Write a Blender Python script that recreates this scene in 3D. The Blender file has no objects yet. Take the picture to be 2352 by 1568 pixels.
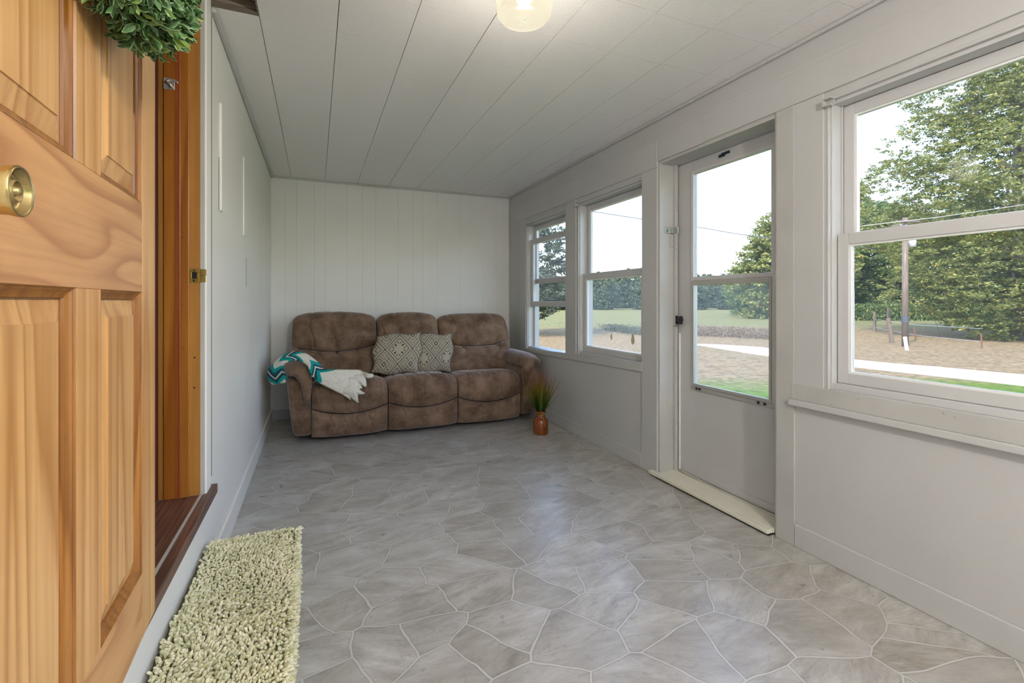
import bpy, math, random
import numpy as np
from mathutils import Vector, Matrix
from math import sin, cos, pi, radians, sqrt, exp
random.seed(7); rng = np.random.default_rng(7)
SC = bpy.context.scene; COL = SC.collection

# ------------------------------------------------------------------ camera geometry (metres; y runs along the porch, x towards the windows)
FPX, HY, VX, CH = 1083.0, 692.0, 725.0, 1.15
YAW = math.atan((1176 - VX) / FPX)
FWD = Vector((sin(YAW), cos(YAW), 0)); RGT = Vector((cos(YAW), -sin(YAW), 0)); EYE = Vector((0, 0, CH))
def ray(u, v): return FWD + RGT * ((u - 1176) / FPX) + Vector((0, 0, (HY - v) / FPX))
def at_y(u, v, y): r = ray(u, v); return EYE + r * (y / r.y)
def at_x(u, v, x): r = ray(u, v); return EYE + r * (x / r.x)

# ------------------------------------------------------------------ helpers
def tag(o, label=None, cat=None, group=None, kind=None):
    if label: o['label'] = label
    if cat: o['category'] = cat
    if group: o['group'] = group
    if kind: o['kind'] = kind
    return o

def thing(name, label=None, cat=None, loc=(0, 0, 0), rotz=0, group=None, kind=None):
    o = bpy.data.objects.new(name, None); COL.objects.link(o)
    o.location = loc; o.rotation_euler = (0, 0, rotz); o.empty_display_size = .05
    return tag(o, label, cat, group, kind)

def link(name, me, mat, parent=None, smooth=False, bevel=0, world=True, **kw):
    """one mesh object; with a parent, vertices given in world coordinates are moved into the parent's frame"""
    if mat is not None:
        for m in (mat if isinstance(mat, (list, tuple)) else [mat]): me.materials.append(m)
    if smooth: me.polygons.foreach_set('use_smooth', [True] * len(me.polygons))
    o = bpy.data.objects.new(name, me); COL.objects.link(o)
    if parent is not None:
        o.parent = parent
        if world:
            p, M = parent, Matrix.Identity(4)
            while p is not None:
                M = Matrix.Translation(p.location) @ Matrix.Rotation(p.rotation_euler.z, 4, 'Z') @ M; p = p.parent
            me.transform(M.inverted())
    if bevel:
        b = o.modifiers.new('bevel', 'BEVEL'); b.width = bevel; b.segments = 2; b.limit_method = 'ANGLE'
    return tag(o, **kw) if kw else o

class MB:
    def __init__(s): s.v = []; s.f = []
    def add(s, vs, fs):
        n = len(s.v); s.v += [tuple(p) for p in vs]; s.f += [tuple(i + n for i in q) for q in fs]; return s
    def box(s, x0, x1, y0, y1, z0, z1):
        vs = [(x, y, z) for z in (z0, z1) for y in (y0, y1) for x in (x0, x1)]
        return s.add(vs, [(0, 2, 3, 1), (4, 5, 7, 6), (0, 1, 5, 4), (2, 6, 7, 3), (0, 4, 6, 2), (1, 3, 7, 5)])
    def slab(s, x0, x1, ya, yb, za, zb):
        """board along y whose lower/upper z differ at its two ends: za=(lo,hi) at ya, zb=(lo,hi) at yb"""
        vs = [(x0, ya, za[0]), (x1, ya, za[0]), (x0, yb, zb[0]), (x1, yb, zb[0]), (x0, ya, za[1]), (x1, ya, za[1]), (x0, yb, zb[1]), (x1, yb, zb[1])]
        return s.add(vs, [(0, 2, 3, 1), (4, 5, 7, 6), (0, 1, 5, 4), (2, 6, 7, 3), (0, 4, 6, 2), (1, 3, 7, 5)])
    def tube(s, pts, r, n=8, cap=True):
        pts = [Vector(p) for p in pts]; m = len(pts)
        rs = r if isinstance(r, (list, tuple)) else [r] * m
        rings = []; prev = None
        for i, p in enumerate(pts):
            t = (pts[min(i + 1, m - 1)] - pts[max(i - 1, 0)]).normalized()
            a = prev - t * prev.dot(t) if prev is not None else t.orthogonal()
            if a.length < 1e-6: a = t.orthogonal()
            a.normalize(); prev = a; b = t.cross(a)
            rings.append([p + (a * cos(2 * pi * k / n) + b * sin(2 * pi * k / n)) * rs[i] for k in range(n)])
        vs = [q for R in rings for q in R]
        fs = [(i * n + k, i * n + (k + 1) % n, (i + 1) * n + (k + 1) % n, (i + 1) * n + k) for i in range(m - 1) for k in range(n)]
        if cap: fs += [tuple(range(n - 1, -1, -1)), tuple((m - 1) * n + k for k in range(n))]
        return s.add(vs, fs)
    def lathe(s, prof, c=(0, 0, 0), n=40, M=None):
        """prof: (r, z) pairs turned about z, then mapped by M and moved to c"""
        vs = []
        for r, z in prof:
            for k in range(n):
                p = Vector((max(r, 1e-5) * cos(2 * pi * k / n), max(r, 1e-5) * sin(2 * pi * k / n), z))
                if M: p = M @ p
                vs.append(p + Vector(c))
        m = len(prof)
        return s.add(vs, [(i * n + k, i * n + (k + 1) % n, (i + 1) * n + (k + 1) % n, (i + 1) * n + k) for i in range(m - 1) for k in range(n)])
    def grid(s, pts, close_u=False):
        m, n = len(pts), len(pts[0])
        fs = [(i * n + k, i * n + (k + 1) % n, (i + 1) * n + (k + 1) % n, (i + 1) * n + k) for i in range(m - 1) for k in range(n if close_u else n - 1)]
        return s.add([p for R in pts for p in R], fs)
    def mesh(s, name='mesh'):
        me = bpy.data.meshes.new(name); me.from_pydata(s.v, [], s.f); me.update(); return me
    def obj(s, name, mat, parent=None, **kw): return link(name, s.mesh(name), mat, parent, **kw)

def fast_mesh(name, V, F):
    """V (n,3) floats, F (m,k) ints"""
    V = np.asarray(V, dtype=np.float32); F = np.asarray(F, dtype=np.int32); k = F.shape[1]
    me = bpy.data.meshes.new(name)
    me.vertices.add(len(V)); me.vertices.foreach_set('co', V.ravel())
    me.loops.add(F.size); me.loops.foreach_set('vertex_index', F.ravel())
    me.polygons.add(len(F)); me.polygons.foreach_set('loop_start', np.arange(0, F.size, k, dtype=np.int32))
    me.update(calc_edges=True); return me

def spline(P, n):
    P = [Vector(p) for p in P]; out = []; m = len(P) - 1
    for i in range(n):
        t = i / (n - 1) * m; k = min(int(t), m - 1); f = t - k
        a, b, c, d = P[max(k - 1, 0)], P[k], P[k + 1], P[min(k + 2, m)]
        out.append(.5 * ((2 * b) + (c - a) * f + (2 * a - 5 * b + 4 * c - d) * f * f + (3 * b - a - 3 * c + d) * f ** 3))
    return out

# ------------------------------------------------------------------ materials
class NT:
    def __init__(s, name):
        s.m = bpy.data.materials.new(name); s.m.use_nodes = True; s.t = s.m.node_tree
        s.bsdf = s.t.nodes['Principled BSDF']; s.out = s.t.nodes['Material Output']
    def n(s, kind, **kw):
        nd = s.t.nodes.new(kind)
        for k, v in kw.items():
            if hasattr(nd, k): setattr(nd, k, v)
            else: s.set(nd.inputs[k.replace('_', ' ')], v)
        return nd
    def set(s, inp, v):
        if hasattr(v, 'is_output') or isinstance(v, bpy.types.NodeSocket): s.t.links.new(v, inp)
        elif isinstance(v, bpy.types.Node): s.t.links.new(v.outputs[0], inp)
        else: inp.default_value = v
    def P(s, **kw):
        for k, v in kw.items():
            key = k.replace('_', ' ')
            if key == 'Base Color' and isinstance(v, tuple): v = (*v, 1)
            s.set(s.bsdf.inputs[key], v)
        return s
    def math(s, op, a, b=None, c=None):
        nd = s.t.nodes.new('ShaderNodeMath'); nd.operation = op; s.set(nd.inputs[0], a)
        if b is not None: s.set(nd.inputs[1], b)
        if c is not None: s.set(nd.inputs[2], c)
        return nd.outputs[0]
    def mix(s, f, a, b, mode='MIX'):
        nd = s.t.nodes.new('ShaderNodeMix'); nd.data_type = 'RGBA'; nd.blend_type = mode
        s.set(nd.inputs[0], f)
        for i, v in ((6, a), (7, b)): s.set(nd.inputs[i], (*v, 1) if isinstance(v, tuple) and len(v) == 3 else v)
        return nd.outputs[2]
    def ramp(s, f, stops, interp='LINEAR'):
        nd = s.t.nodes.new('ShaderNodeValToRGB'); s.set(nd.inputs[0], f); cr = nd.color_ramp; cr.interpolation = interp
        while len(cr.elements) < len(stops): cr.elements.new(.5)
        for e, (p, c) in zip(cr.elements, stops):
            e.position = p; e.color = (*c, 1) if isinstance(c, tuple) else (c, c, c, 1)
        return nd.outputs[0]
    def coord(s, which='Object', scale=(1, 1, 1), rot=(0, 0, 0), loc=(0, 0, 0)):
        tc = s.t.nodes.new('ShaderNodeTexCoord'); mp = s.t.nodes.new('ShaderNodeMapping')
        s.t.links.new(tc.outputs[which], mp.inputs[0]); mp.inputs['Scale'].default_value = scale
        mp.inputs['Rotation'].default_value = rot; mp.inputs['Location'].default_value = loc; return mp.outputs[0]
    def noise(s, vec, scale, detail=3, rough=.5, dist=0):
        nd = s.t.nodes.new('ShaderNodeTexNoise'); s.set(nd.inputs['Vector'], vec)
        nd.inputs['Scale'].default_value = scale; nd.inputs['Detail'].default_value = detail
        nd.inputs['Roughness'].default_value = rough; nd.inputs['Distortion'].default_value = dist; return nd.outputs[0]
    def bump(s, h, strength=.3, dist=.002, normal=None):
        nd = s.t.nodes.new('ShaderNodeBump'); s.set(nd.inputs['Height'], h); nd.inputs['Strength'].default_value = strength
        nd.inputs['Distance'].default_value = dist
        if normal is not None: s.set(nd.inputs['Normal'], normal)
        s.set(s.bsdf.inputs['Normal'], nd.outputs[0]); return nd.outputs[0]
    def sep(s, vec):
        nd = s.t.nodes.new('ShaderNodeSeparateXYZ'); s.set(nd.inputs[0], vec); return nd.outputs

def paint(name, col, rough=.55, var=.06, bump=.15, dirt=0, dirtcol=(.35, .27, .18), bscale=90):
    a = NT(name); c = a.coord(); n1 = a.noise(c, 3.0, 4); n2 = a.noise(c, bscale, 3)
    d = tuple(x * (1 - var * 2) for x in col)
    cc = a.mix(a.ramp(n1, [(.3, 0.0), (.75, 1.0)]), col, d)
    if dirt:
        sp = a.noise(c, 38, 2); blot = a.noise(c, 2.1, 4)
        cc = a.mix(a.math('MULTIPLY', a.ramp(sp, [(.735, 0.0), (.77, 1.0)]), dirt), cc, dirtcol)
        cc = a.mix(a.math('MULTIPLY', a.ramp(blot, [(.62, 0.0), (.8, 1.0)]), dirt * .35), cc, dirtcol)
    a.P(Base_Color=cc, Roughness=rough); a.bump(n2, bump, .002); return a.m

def plain(name, col, rough=.5, metal=0, **kw):
    a = NT(name); a.P(Base_Color=col, Roughness=rough, Metallic=metal, **kw)
    n = a.noise(a.coord(), 25, 3); a.set(a.bsdf.inputs['Roughness'], a.ramp(n, [(.3, max(rough - .08, .02)), (.7, min(rough + .08, 1))]))
    return a.m

def wood(name, axis, light, dark, ring=7.0, rough=.38, fibre=.5, stain=None, seed=0, dist=5.0, lobe=.06):
    """grain runs along the given axis; cathedral bands from warped waves across it"""
    a = NT(name); sc = [1, 1, 1]; sc['XYZ'.index(axis)] = lobe
    c = a.coord(scale=tuple(sc), loc=(seed * 1.37, seed * .71, seed * .53))
    n0 = a.noise(c, ring * .42, 1.2, .45, .25); wv = a.math('FRACT', a.math('MULTIPLY', n0, dist * 2.6))
    sc2 = [60, 60, 60]; sc2['XYZ'.index(axis)] = 1.6
    fb = a.noise(a.coord(scale=tuple(sc2)), 1.6, 4, .6)
    f = a.ramp(wv, [(0, 0.15), (.12, .0), (.55, .30), (.88, 1.0), (1.0, .15)])
    col = a.mix(f, light, dark)
    col = a.mix(a.math('MULTIPLY', a.ramp(fb, [(.42, 0.0), (.62, 1.0)]), fibre), col, tuple(x * .72 for x in dark))
    big = a.noise(a.coord(), 2.2, 3)
    col = a.mix(a.math('MULTIPLY', a.ramp(big, [(.4, 0.0), (.7, 1.0)]), .35), col, stain or tuple(x * .8 for x in dark))
    k = a.t.nodes.new('ShaderNodeTexVoronoi'); a.set(k.inputs['Vector'], a.coord(scale=(3.1, 3.1, 2.2), loc=(.3, .2, seed)))
    k.inputs['Scale'].default_value = 1.6
    col = a.mix(a.ramp(k.outputs[0], [(.018, 1.0), (.034, 0.0)]), col, tuple(x * .25 for x in dark))
    a.P(Base_Color=col, Roughness=rough, Coat_Weight=.25, Coat_Roughness=.25); a.bump(fb, .12, .001); return a.m

WHITE = (.86, .85, .83)
M = {}
M['wall'] = paint('shaded_white_paint', (.55, .545, .54), .5, .025, .12, dirt=.12)  # white paint greyed so the window wall looks backlit
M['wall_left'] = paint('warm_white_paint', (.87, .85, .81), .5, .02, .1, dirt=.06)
M['trim'] = paint('shaded_trim_paint', (.56, .556, .55), .38, .03, .1, dirt=.3, bscale=40)  # backlit shade of the window side is put into this colour
M['trim_worn'] = paint('shaded_worn_trim_paint', (.55, .543, .52), .45, .08, .25, dirt=1.0)  # worn paint, also darkened to go with the backlit wall
M['vinyl'] = paint('shaded_window_vinyl', (.59, .587, .585), .3, .01, .02)  # white vinyl darkened as frames seen against the light
M['beadglow'] = paint('glazing_bead', (.86, .86, .85), .3, .01, .02)
M['dark'] = plain('dark_gap', (.012, .010, .009), .9)
M['black'] = plain('black_plastic', (.01, .01, .012), .4)
M['navy'] = plain('dark_blue_plastic', (.015, .022, .05), .4)
M['steel'] = plain('zinc_steel', (.42, .45, .43), .38, .9)
M['alu'] = plain('aluminium_frame', (.50, .49, .46), .4, .35)
M['brass'] = plain('worn_brass', (.55, .40, .17), .30, 1.0)
M['brassd'] = plain('dull_brass', (.55, .36, .10), .35, .9)
M['chrome'] = plain('chrome', (.75, .70, .66), .32, .8)
PL, PD = (.82, .46, .18), (.60, .27, .075)
M['pine_z'] = wood('pine_upright', 'Z', PL, PD, 9, seed=1, fibre=.35)
M['pine_z2'] = wood('pine_panel', 'Z', (.82, .47, .185), (.54, .245, .07), 12, seed=4, fibre=.3, dist=4)
M['pine_z3'] = wood('pine_stile', 'Z', (.84, .48, .19), (.60, .285, .09), 8, seed=9, fibre=.3)
M['pine_x'] = wood('pine_rail', 'X', (.78, .41, .165), (.50, .215, .075), 15, seed=2, fibre=.25, dist=3.2, lobe=.22)
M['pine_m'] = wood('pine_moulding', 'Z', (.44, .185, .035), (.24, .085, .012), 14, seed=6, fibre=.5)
M['jamb'] = wood('stained_jamb', 'Z', (.44, .165, .022), (.30, .085, .009), 10, .32, seed=3, fibre=.3, dist=3)
M['jamb_l'] = wood('stained_jamb_edge', 'Z', (.50, .235, .05), (.38, .15, .024), 9, .35, seed=5, fibre=.3, dist=3)
M['jamb_r'] = wood('red_stained_stop', 'Z', (.36, .095, .018), (.24, .05, .008), 9, .35, seed=8, fibre=.3, dist=3)
M['sill'] = wood('worn_red_sill', 'Y', (.24, .105, .07), (.10, .042, .028), 16, .5, seed=7, fibre=.9, stain=(.10, .05, .035))

def m_floor():
    a = NT('flagstone_vinyl'); base = a.coord(scale=(3.2, 4.1, 1), rot=(0, 0, .12))
    warp = a.t.nodes.new('ShaderNodeTexNoise'); a.set(warp.inputs['Vector'], base); warp.inputs['Scale'].default_value = .9; warp.inputs['Detail'].default_value = 2
    sub = a.t.nodes.new('ShaderNodeVectorMath'); sub.operation = 'SUBTRACT'; a.set(sub.inputs[0], warp.outputs[1]); sub.inputs[1].default_value = (.5, .5, .5)
    scl = a.t.nodes.new('ShaderNodeVectorMath'); scl.operation = 'SCALE'; a.set(scl.inputs[0], sub.outputs[0]); scl.inputs['Scale'].default_value = .34
    add = a.t.nodes.new('ShaderNodeVectorMath'); add.operation = 'ADD'; a.set(add.inputs[0], base); a.set(add.inputs[1], scl.outputs[0]); vec = add.outputs[0]
    ve = a.t.nodes.new('ShaderNodeTexVoronoi'); ve.voronoi_dimensions = '2D'; ve.feature = 'DISTANCE_TO_EDGE'; a.set(ve.inputs['Vector'], vec); ve.inputs['Scale'].default_value = 1.25
    vc = a.t.nodes.new('ShaderNodeTexVoronoi'); vc.voronoi_dimensions = '2D'; a.set(vc.inputs['Vector'], vec); vc.inputs['Scale'].default_value = 1.25
    cr = a.sep(vc.outputs['Color'])
    rot = a.t.nodes.new('ShaderNodeVectorRotate'); rot.rotation_type = 'Z_AXIS'; a.set(rot.inputs['Vector'], a.coord())
    a.set(rot.inputs['Angle'], a.math('MULTIPLY_ADD', cr[0], 1.0, -.5))
    st = a.t.nodes.new('ShaderNodeMapping'); a.set(st.inputs[0], rot.outputs[0]); st.inputs['Scale'].default_value = (3, 9, 1)
    n1 = a.noise(st.outputs[0], 1.0, 9, .76, .3); n2 = a.noise(a.coord(), 9, 5, .65); n3 = a.noise(st.outputs[0], 5, 5, .7)
    col = a.mix(a.ramp(n1, [(.33, 0.0), (.64, 1.0)]), (.22, .195, .16), (.66, .655, .635))
    col = a.mix(a.math('MULTIPLY', a.ramp(n2, [(.40, 0.0), (.66, 1.0)]), .32), col, (.36, .31, .24))
    col = a.mix(a.math('MULTIPLY', a.ramp(n3, [(.55, 0.0), (.72, 1.0)]), .5), col, (.66, .65, .64))
    col = a.mix(a.math('MULTIPLY', cr[1], .42), col, (.26, .235, .195))
    col = a.mix(a.math('MULTIPLY', cr[2], .30), col, (.50, .50, .505)); vein = a.noise(st.outputs[0], .9, 3, .6, 1.5)
    col = a.mix(a.math('MULTIPLY', a.ramp(a.math('ABSOLUTE', a.math('SUBTRACT', vein, .5)), [(.0, 1.0), (.012, 0.0)]), a.math('MULTIPLY', a.ramp(n2, [(.45, 0.0), (.6, 1.0)]), .55)), col, (.22, .19, .15))
    g = a.ramp(ve.outputs[0], [(.008, 1.0), (.018, 0.0)])
    sh = a.ramp(ve.outputs[0], [(.020, 1.0), (.045, 0.0)])
    col = a.mix(a.math('MULTIPLY', sh, .3), col, (.22, .20, .17))
    col = a.mix(a.math('MULTIPLY', g, .7), col, (.68, .68, .675))
    h = a.math('ADD', a.math('MULTIPLY', g, -1.0), a.math('MULTIPLY', n3, .35))
    a.P(Base_Color=col, Roughness=a.ramp(n2, [(.3, .26), (.7, .40)]), Specular_IOR_Level=.75, Coat_Weight=.25, Coat_Roughness=.22); a.bump(h, .35, .0015); return a.m
M['floor'] = m_floor()

def m_tile():
    a = NT('ceiling_tile'); c = a.coord(); n = a.noise(c, 60, 4, .6); n2 = a.noise(c, 1.2, 3)
    v = a.t.nodes.new('ShaderNodeTexVoronoi'); a.set(v.inputs['Vector'], c); v.inputs['Scale'].default_value = 110
    h = a.math('ADD', n, a.math('MULTIPLY', v.outputs[0], .6))
    a.P(Base_Color=a.mix(n2, (.93, .905, .895), (.90, .88, .865)), Roughness=.6); a.bump(h, .45, .0028); return a.m
M['tile'] = m_tile()

def m_suede():
    a = NT('brown_suede'); c = a.coord(); n1 = a.noise(c, 7, 5, .6); n2 = a.noise(c, 45, 4, .7); n3 = a.noise(c, 220, 2)
    col = a.mix(a.ramp(n1, [(.35, 0.0), (.68, 1.0)]), (.095, .052, .028), (.26, .165, .108))
    col = a.mix(a.math('MULTIPLY', a.ramp(n2, [(.45, 0.0), (.75, 1.0)]), .22), col, (.38, .27, .20))
    a.P(Base_Color=col, Roughness=.78, Sheen_Weight=.55, Sheen_Roughness=.4, Specular_IOR_Level=.3)
    a.set(a.bsdf.inputs['Sheen Tint'], (.85, .78, .8, 1)); a.bump(a.math('ADD', n3, n2), .25, .0015); return a.m
M['suede'] = m_suede()

def m_glass(name, haze=.03, tint=(.985, .98, .985)):
    a = NT(name); a.t.nodes.remove(a.bsdf)
    tr = a.t.nodes.new('ShaderNodeBsdfTransparent'); tr.inputs[0].default_value = (*tint, 1)
    gl = a.t.nodes.new('ShaderNodeBsdfGlossy'); gl.inputs['Roughness'].default_value = .01
    fr = a.t.nodes.new('ShaderNodeLayerWeight'); fr.inputs[0].default_value = .5; frv = a.math('MULTIPLY_ADD', a.math('POWER', fr.outputs['Facing'], 5.0), .35, .004)
    m1 = a.t.nodes.new('ShaderNodeMixShader'); a.set(m1.inputs[0], frv); a.set(m1.inputs[1], tr.outputs[0]); a.set(m1.inputs[2], gl.outputs[0])
    df = a.t.nodes.new('ShaderNodeBsdfTranslucent'); df.inputs[0].default_value = (.9, .93, .95, 1)
    m2 = a.t.nodes.new('ShaderNodeMixShader'); n = a.noise(a.coord(), 5, 4)
    a.set(m2.inputs[0], a.math('MULTIPLY', a.ramp(n, [(.3, .6), (.7, 1.0)]), haze))
    a.set(m2.inputs[1], m1.outputs[0]); a.set(m2.inputs[2], df.outputs[0]); a.set(a.out.inputs[0], m2.outputs[0]); return a.m
M['glass'] = m_glass('window_glass', .025)
M['glass_d'] = m_glass('dusty_window_glass', .085)

# ------------------------------------------------------------------ room shell
XL, XR, YB, YN, H = -.397, 2.087, 5.09, -2.2, 2.36
TH = .15
def wall_grid(mb, xa, xb, ys, ye, zs, ze, holes):
    """boxes filling a wall in the y-z plane around rectangular holes (y0,y1,z0,z1)"""
    Y = sorted({ys, ye, *[h[0] for h in holes], *[h[1] for h in holes]}); Z = sorted({zs, ze, *[h[2] for h in holes], *[h[3] for h in holes]})
    for a, b in zip(Y[:-1], Y[1:]):
        run = None
        for c, d in zip(Z[:-1], Z[1:]):
            my, mz = (a + b) / 2, (c + d) / 2
            solid = not any(h[0] < my < h[1] and h[2] < mz < h[3] for h in holes)
            if solid: run = (run[0] if run else c, d)
            if (not solid or d == Z[-1]) and run: mb.box(xa, xb, a, b, run[0], run[1]); run = None

W3 = (.48, 1.392, .765, 2.045); DR = (1.632, 2.503, -.02, 2.07); W2 = (2.66, 3.535, .695, 2.005); W1 = (3.738, 4.605, .645, 1.985); W4_ADDED = (-2.05, -.10, .45, 2.10)
mb = MB(); wall_grid(mb, XR, XR + TH, YN, YB, -.02, H + .02, [W3, DR, W2, W1, W4_ADDED])
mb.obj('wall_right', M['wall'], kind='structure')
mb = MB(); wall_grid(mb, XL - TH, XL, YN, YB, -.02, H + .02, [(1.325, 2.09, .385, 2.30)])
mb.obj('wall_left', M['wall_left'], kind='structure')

# back wall: planks with V grooves
gx = [-.272, -.171, -.012, .089, .294, .444, .579, .811, .967, 1.072, 1.23, 1.492, 1.754, 1.92]
prof = [(XL - TH, YB)]
for g in gx: prof += [(g - .002, YB), (g, YB + .0025), (g + .002, YB)]
prof += [(XR + TH, YB)]
mb = MB(); mb.grid([[(x, y, z) for x, y in prof] for z in (-.02, H + .02)])
mb.box(XL - TH, XR + TH, YB + .01, YB + .12, -.02, H + .02)
mb.obj('wall_back', paint('back_wall_paint', (.78, .775, .745), .5, .025, .12, dirt=.08), kind='structure')

# wall behind the photographer, with a wide window added to let in fill light
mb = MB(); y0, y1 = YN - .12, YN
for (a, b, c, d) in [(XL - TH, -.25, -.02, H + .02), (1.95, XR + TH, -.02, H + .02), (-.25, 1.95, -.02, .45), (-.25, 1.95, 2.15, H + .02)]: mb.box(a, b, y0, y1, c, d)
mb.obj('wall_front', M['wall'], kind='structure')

mb = MB(); mb.box(XL - .0, XR + TH, YN, YB, -.08, 0.0); mb.obj('floor', M['floor'], kind='structure')

# ceiling: twelve inch tiles with open joints over a dark deck; one tile is missing by the entry
ct = thing('ceiling', kind='structure')
mb = MB(); joints = [-.22 + .3075 * k for k in range(-1, 9)]
cols = [XL] + [j for j in joints if XL + .02 < j < XR - .02] + [XR]
rows_by = {}
for ci, (a, b) in enumerate(zip(cols[:-1], cols[1:])):
    off = [2.262, 2.262, 2.255, 2.25, 2.59, 2.59, 1.595, 1.59, 1.585][min(ci, 8)]
    Y = sorted({YN, YB, *[y for y in (off + .334 * k for k in range(-14, 9)) if YN + .05 < y < YB - .05]})
    for i, (c, d) in enumerate(zip(Y[:-1], Y[1:])):
        if ci == 0 and abs(d - 2.262) < .01: continue
        g = .0007 + .0007 * random.random(); e = .0015 + .0007 * sin(ci * 3.1 + c)
        if ci == 0 and False: pass
        mb.box(a + e, b - e, c + (g if i % 2 else .0002), d - (g if (i + 1) % 2 == 0 else .0002), H, H + .012)
link('ceiling_tiles', mb.mesh(), M['tile'], ct)
mb = MB(); mb.box(XL - TH, XR + TH, YN - .1, 1.926, H + .0125, H + .04); mb.box(XL - TH, XR + TH, 2.264, YB + .1, H + .0125, H + .04); mb.box(-.218, XR + TH, 1.926, 2.264, H + .0125, H + .04)
link('ceiling_deck', mb.mesh(), M['dark'], ct)
lath = wood('old_lath', 'X', (.30, .25, .19), (.16, .12, .085), 20, .8, fibre=.8, seed=2)
mb = MB(); mb.box(XL, -.222, 1.93, 1.99, H + .04, H + .06); mb.box(XL, -.222, 2.04, 2.10, H + .045, H + .065); mb.box(XL + .01, -.222, 2.15, 2.225, H + .042, H + .06)
link('bare_lath', mb.mesh(), M['trim_worn'], ct)
mb = MB(); mb.box(XL, -.218, 2.236, 2.262, H + .0005, H + .05); mb.box(-.226, -.219, 1.93, 2.24, H + .0005, H + .05)
link('torn_tile_edge', mb.mesh(), lath, ct)
mb = MB(); mb.box(XL - TH, XR + TH, YN - .1, YB + .1, H + .10, H + .14); link('roof_deck', mb.mesh(), M['dark'], ct)

# crown strips, corner beads, baseboards
def tri(n): return n
mb = MB(); mb.box(XL, XL + .02, 2.26, YB, H - .022, H); mb.box(XL, XL + .02, YN, 1.93, H - .022, H); mb.obj('trim_1', M['trim'], bevel=.006, kind='structure')
mb = MB(); mb.box(XR - .018, XR, YN, 2.17, H - .02, H); mb.box(XR - .018, XR, 2.173, YB, H - .02, H); mb.obj('trim_2', M['trim'], bevel=.006, kind='structure')
mb = MB(); mb.box(XL + .02, XR - .018, YB - .016, YB, H - .018, H); mb.obj('trim_3', M['trim'], bevel=.006, kind='structure')
mb = MB(); mb.box(XR - .012, XR, YB - .012, YB, 0, H - .02); mb.obj('trim_4', M['trim'], bevel=.004, kind='structure')
mb = MB(); mb.box(XL, XL + .013, 2.16, YB, 0, .118); mb.box(XL, XL + .013, YN, .9, 0, .118); mb.obj('baseboard_left', M['wall_left'], bevel=.003, kind='structure')
mb = MB(); mb.box(XL + .013, XR - .012, YB - .012, YB, 0, .10); mb.obj('baseboard_back', M['trim'], bevel=.003, kind='structure')
mb = MB(); mb.box(XR - .012, XR, 2.66, YB - .012, 0, .098); mb.box(XR - .012, XR, YN, 1.535, 0, .105); mb.obj('baseboard_right', M['trim'], bevel=.003, kind='structure')
# header boards over windows and door; stepped where they meet above the door
mb = MB(); mb.box(XR - .010, XR, 2.503, YB - .2, 2.035, 2.205); mb.box(XR - .010, XR, 2.10, 2.5028, 2.071, 2.205); mb.slab(XR - .010, XR, YN, 2.0998, (2.075, 2.20), (2.075, 2.225)); mb.obj('trim_5', M['trim'], bevel=.002, kind='structure')
mb = MB(); mb.box(XR - .006, XR, 2.06, YB - .2, 2.205, 2.238); mb.slab(XR - .006, XR, YN, 2.06, (2.20, 2.225), (2.225, 2.255)); mb.obj('trim_6', M['trim'], bevel=.002, kind='structure')
# casings
mb = MB(); mb.box(XR - .010, XR, 2.503, 2.66, 0, 2.034); mb.obj('trim_7', M['trim'], bevel=.002, kind='structure')
mb = MB(); mb.box(XR - .010, XR, 1.537, 1.632, 0, 2.074); mb.obj('trim_8', M['trim_worn'], bevel=.002, kind='structure')
mb = MB(); mb.box(XR - .010, XR, 3.555, 3.738, .655, 2.034); mb.obj('trim_9', M['trim'], bevel=.002, kind='structure')
mb = MB(); mb.box(XR - .008, XR, 1.40, 1.537, .70, 2.074); mb.obj('trim_10', M['trim'], bevel=.002, kind='structure')
mb = MB(); mb.box(XR - .010, XR, 4.61, 4.76, .62, 2.034); mb.obj('trim_11', M['trim'], bevel=.002, kind='structure')
# aprons and ledge
mb = MB(); mb.slab(XR - .012, XR, 2.66, 4.76, (.665, .73), (.61, .645)); mb.obj('trim_12', M['trim'], bevel=.002, kind='structure')
mb = MB(); mb.box(XR - .012, XR, YN + .1, 1.552, .690, .765); mb.obj('trim_13', M['trim_worn'], bevel=.002, kind='structure')
mb = MB(); mb.box(XR - .030, XR, YN + .1, 1.555, .664, .690); mb.obj('trim_14', M['trim'], bevel=.003, kind='structure')
# thin battens patched on the left wall
mb = MB(); mb.box(XL, XL + .011, 2.437, 2.480, 1.555, 2.035); mb.obj('trim_15', M['wall_left'], bevel=.002, kind='structure')
mb = MB(); mb.box(XL, XL + .007, 3.185, 3.215, 1.54, 2.005); mb.obj('trim_16', M['wall_left'], bevel=.002, kind='structure')
mb = MB(); mb.box(XL - .002, XL + .0012, 2.430, 2.4345, 1.555, 1.79); mb.box(XL - .002, XL + .0008, 3.32, 3.325, 1.24, 1.42); mb.obj('trim_17', M['dark'], kind='structure')

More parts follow.
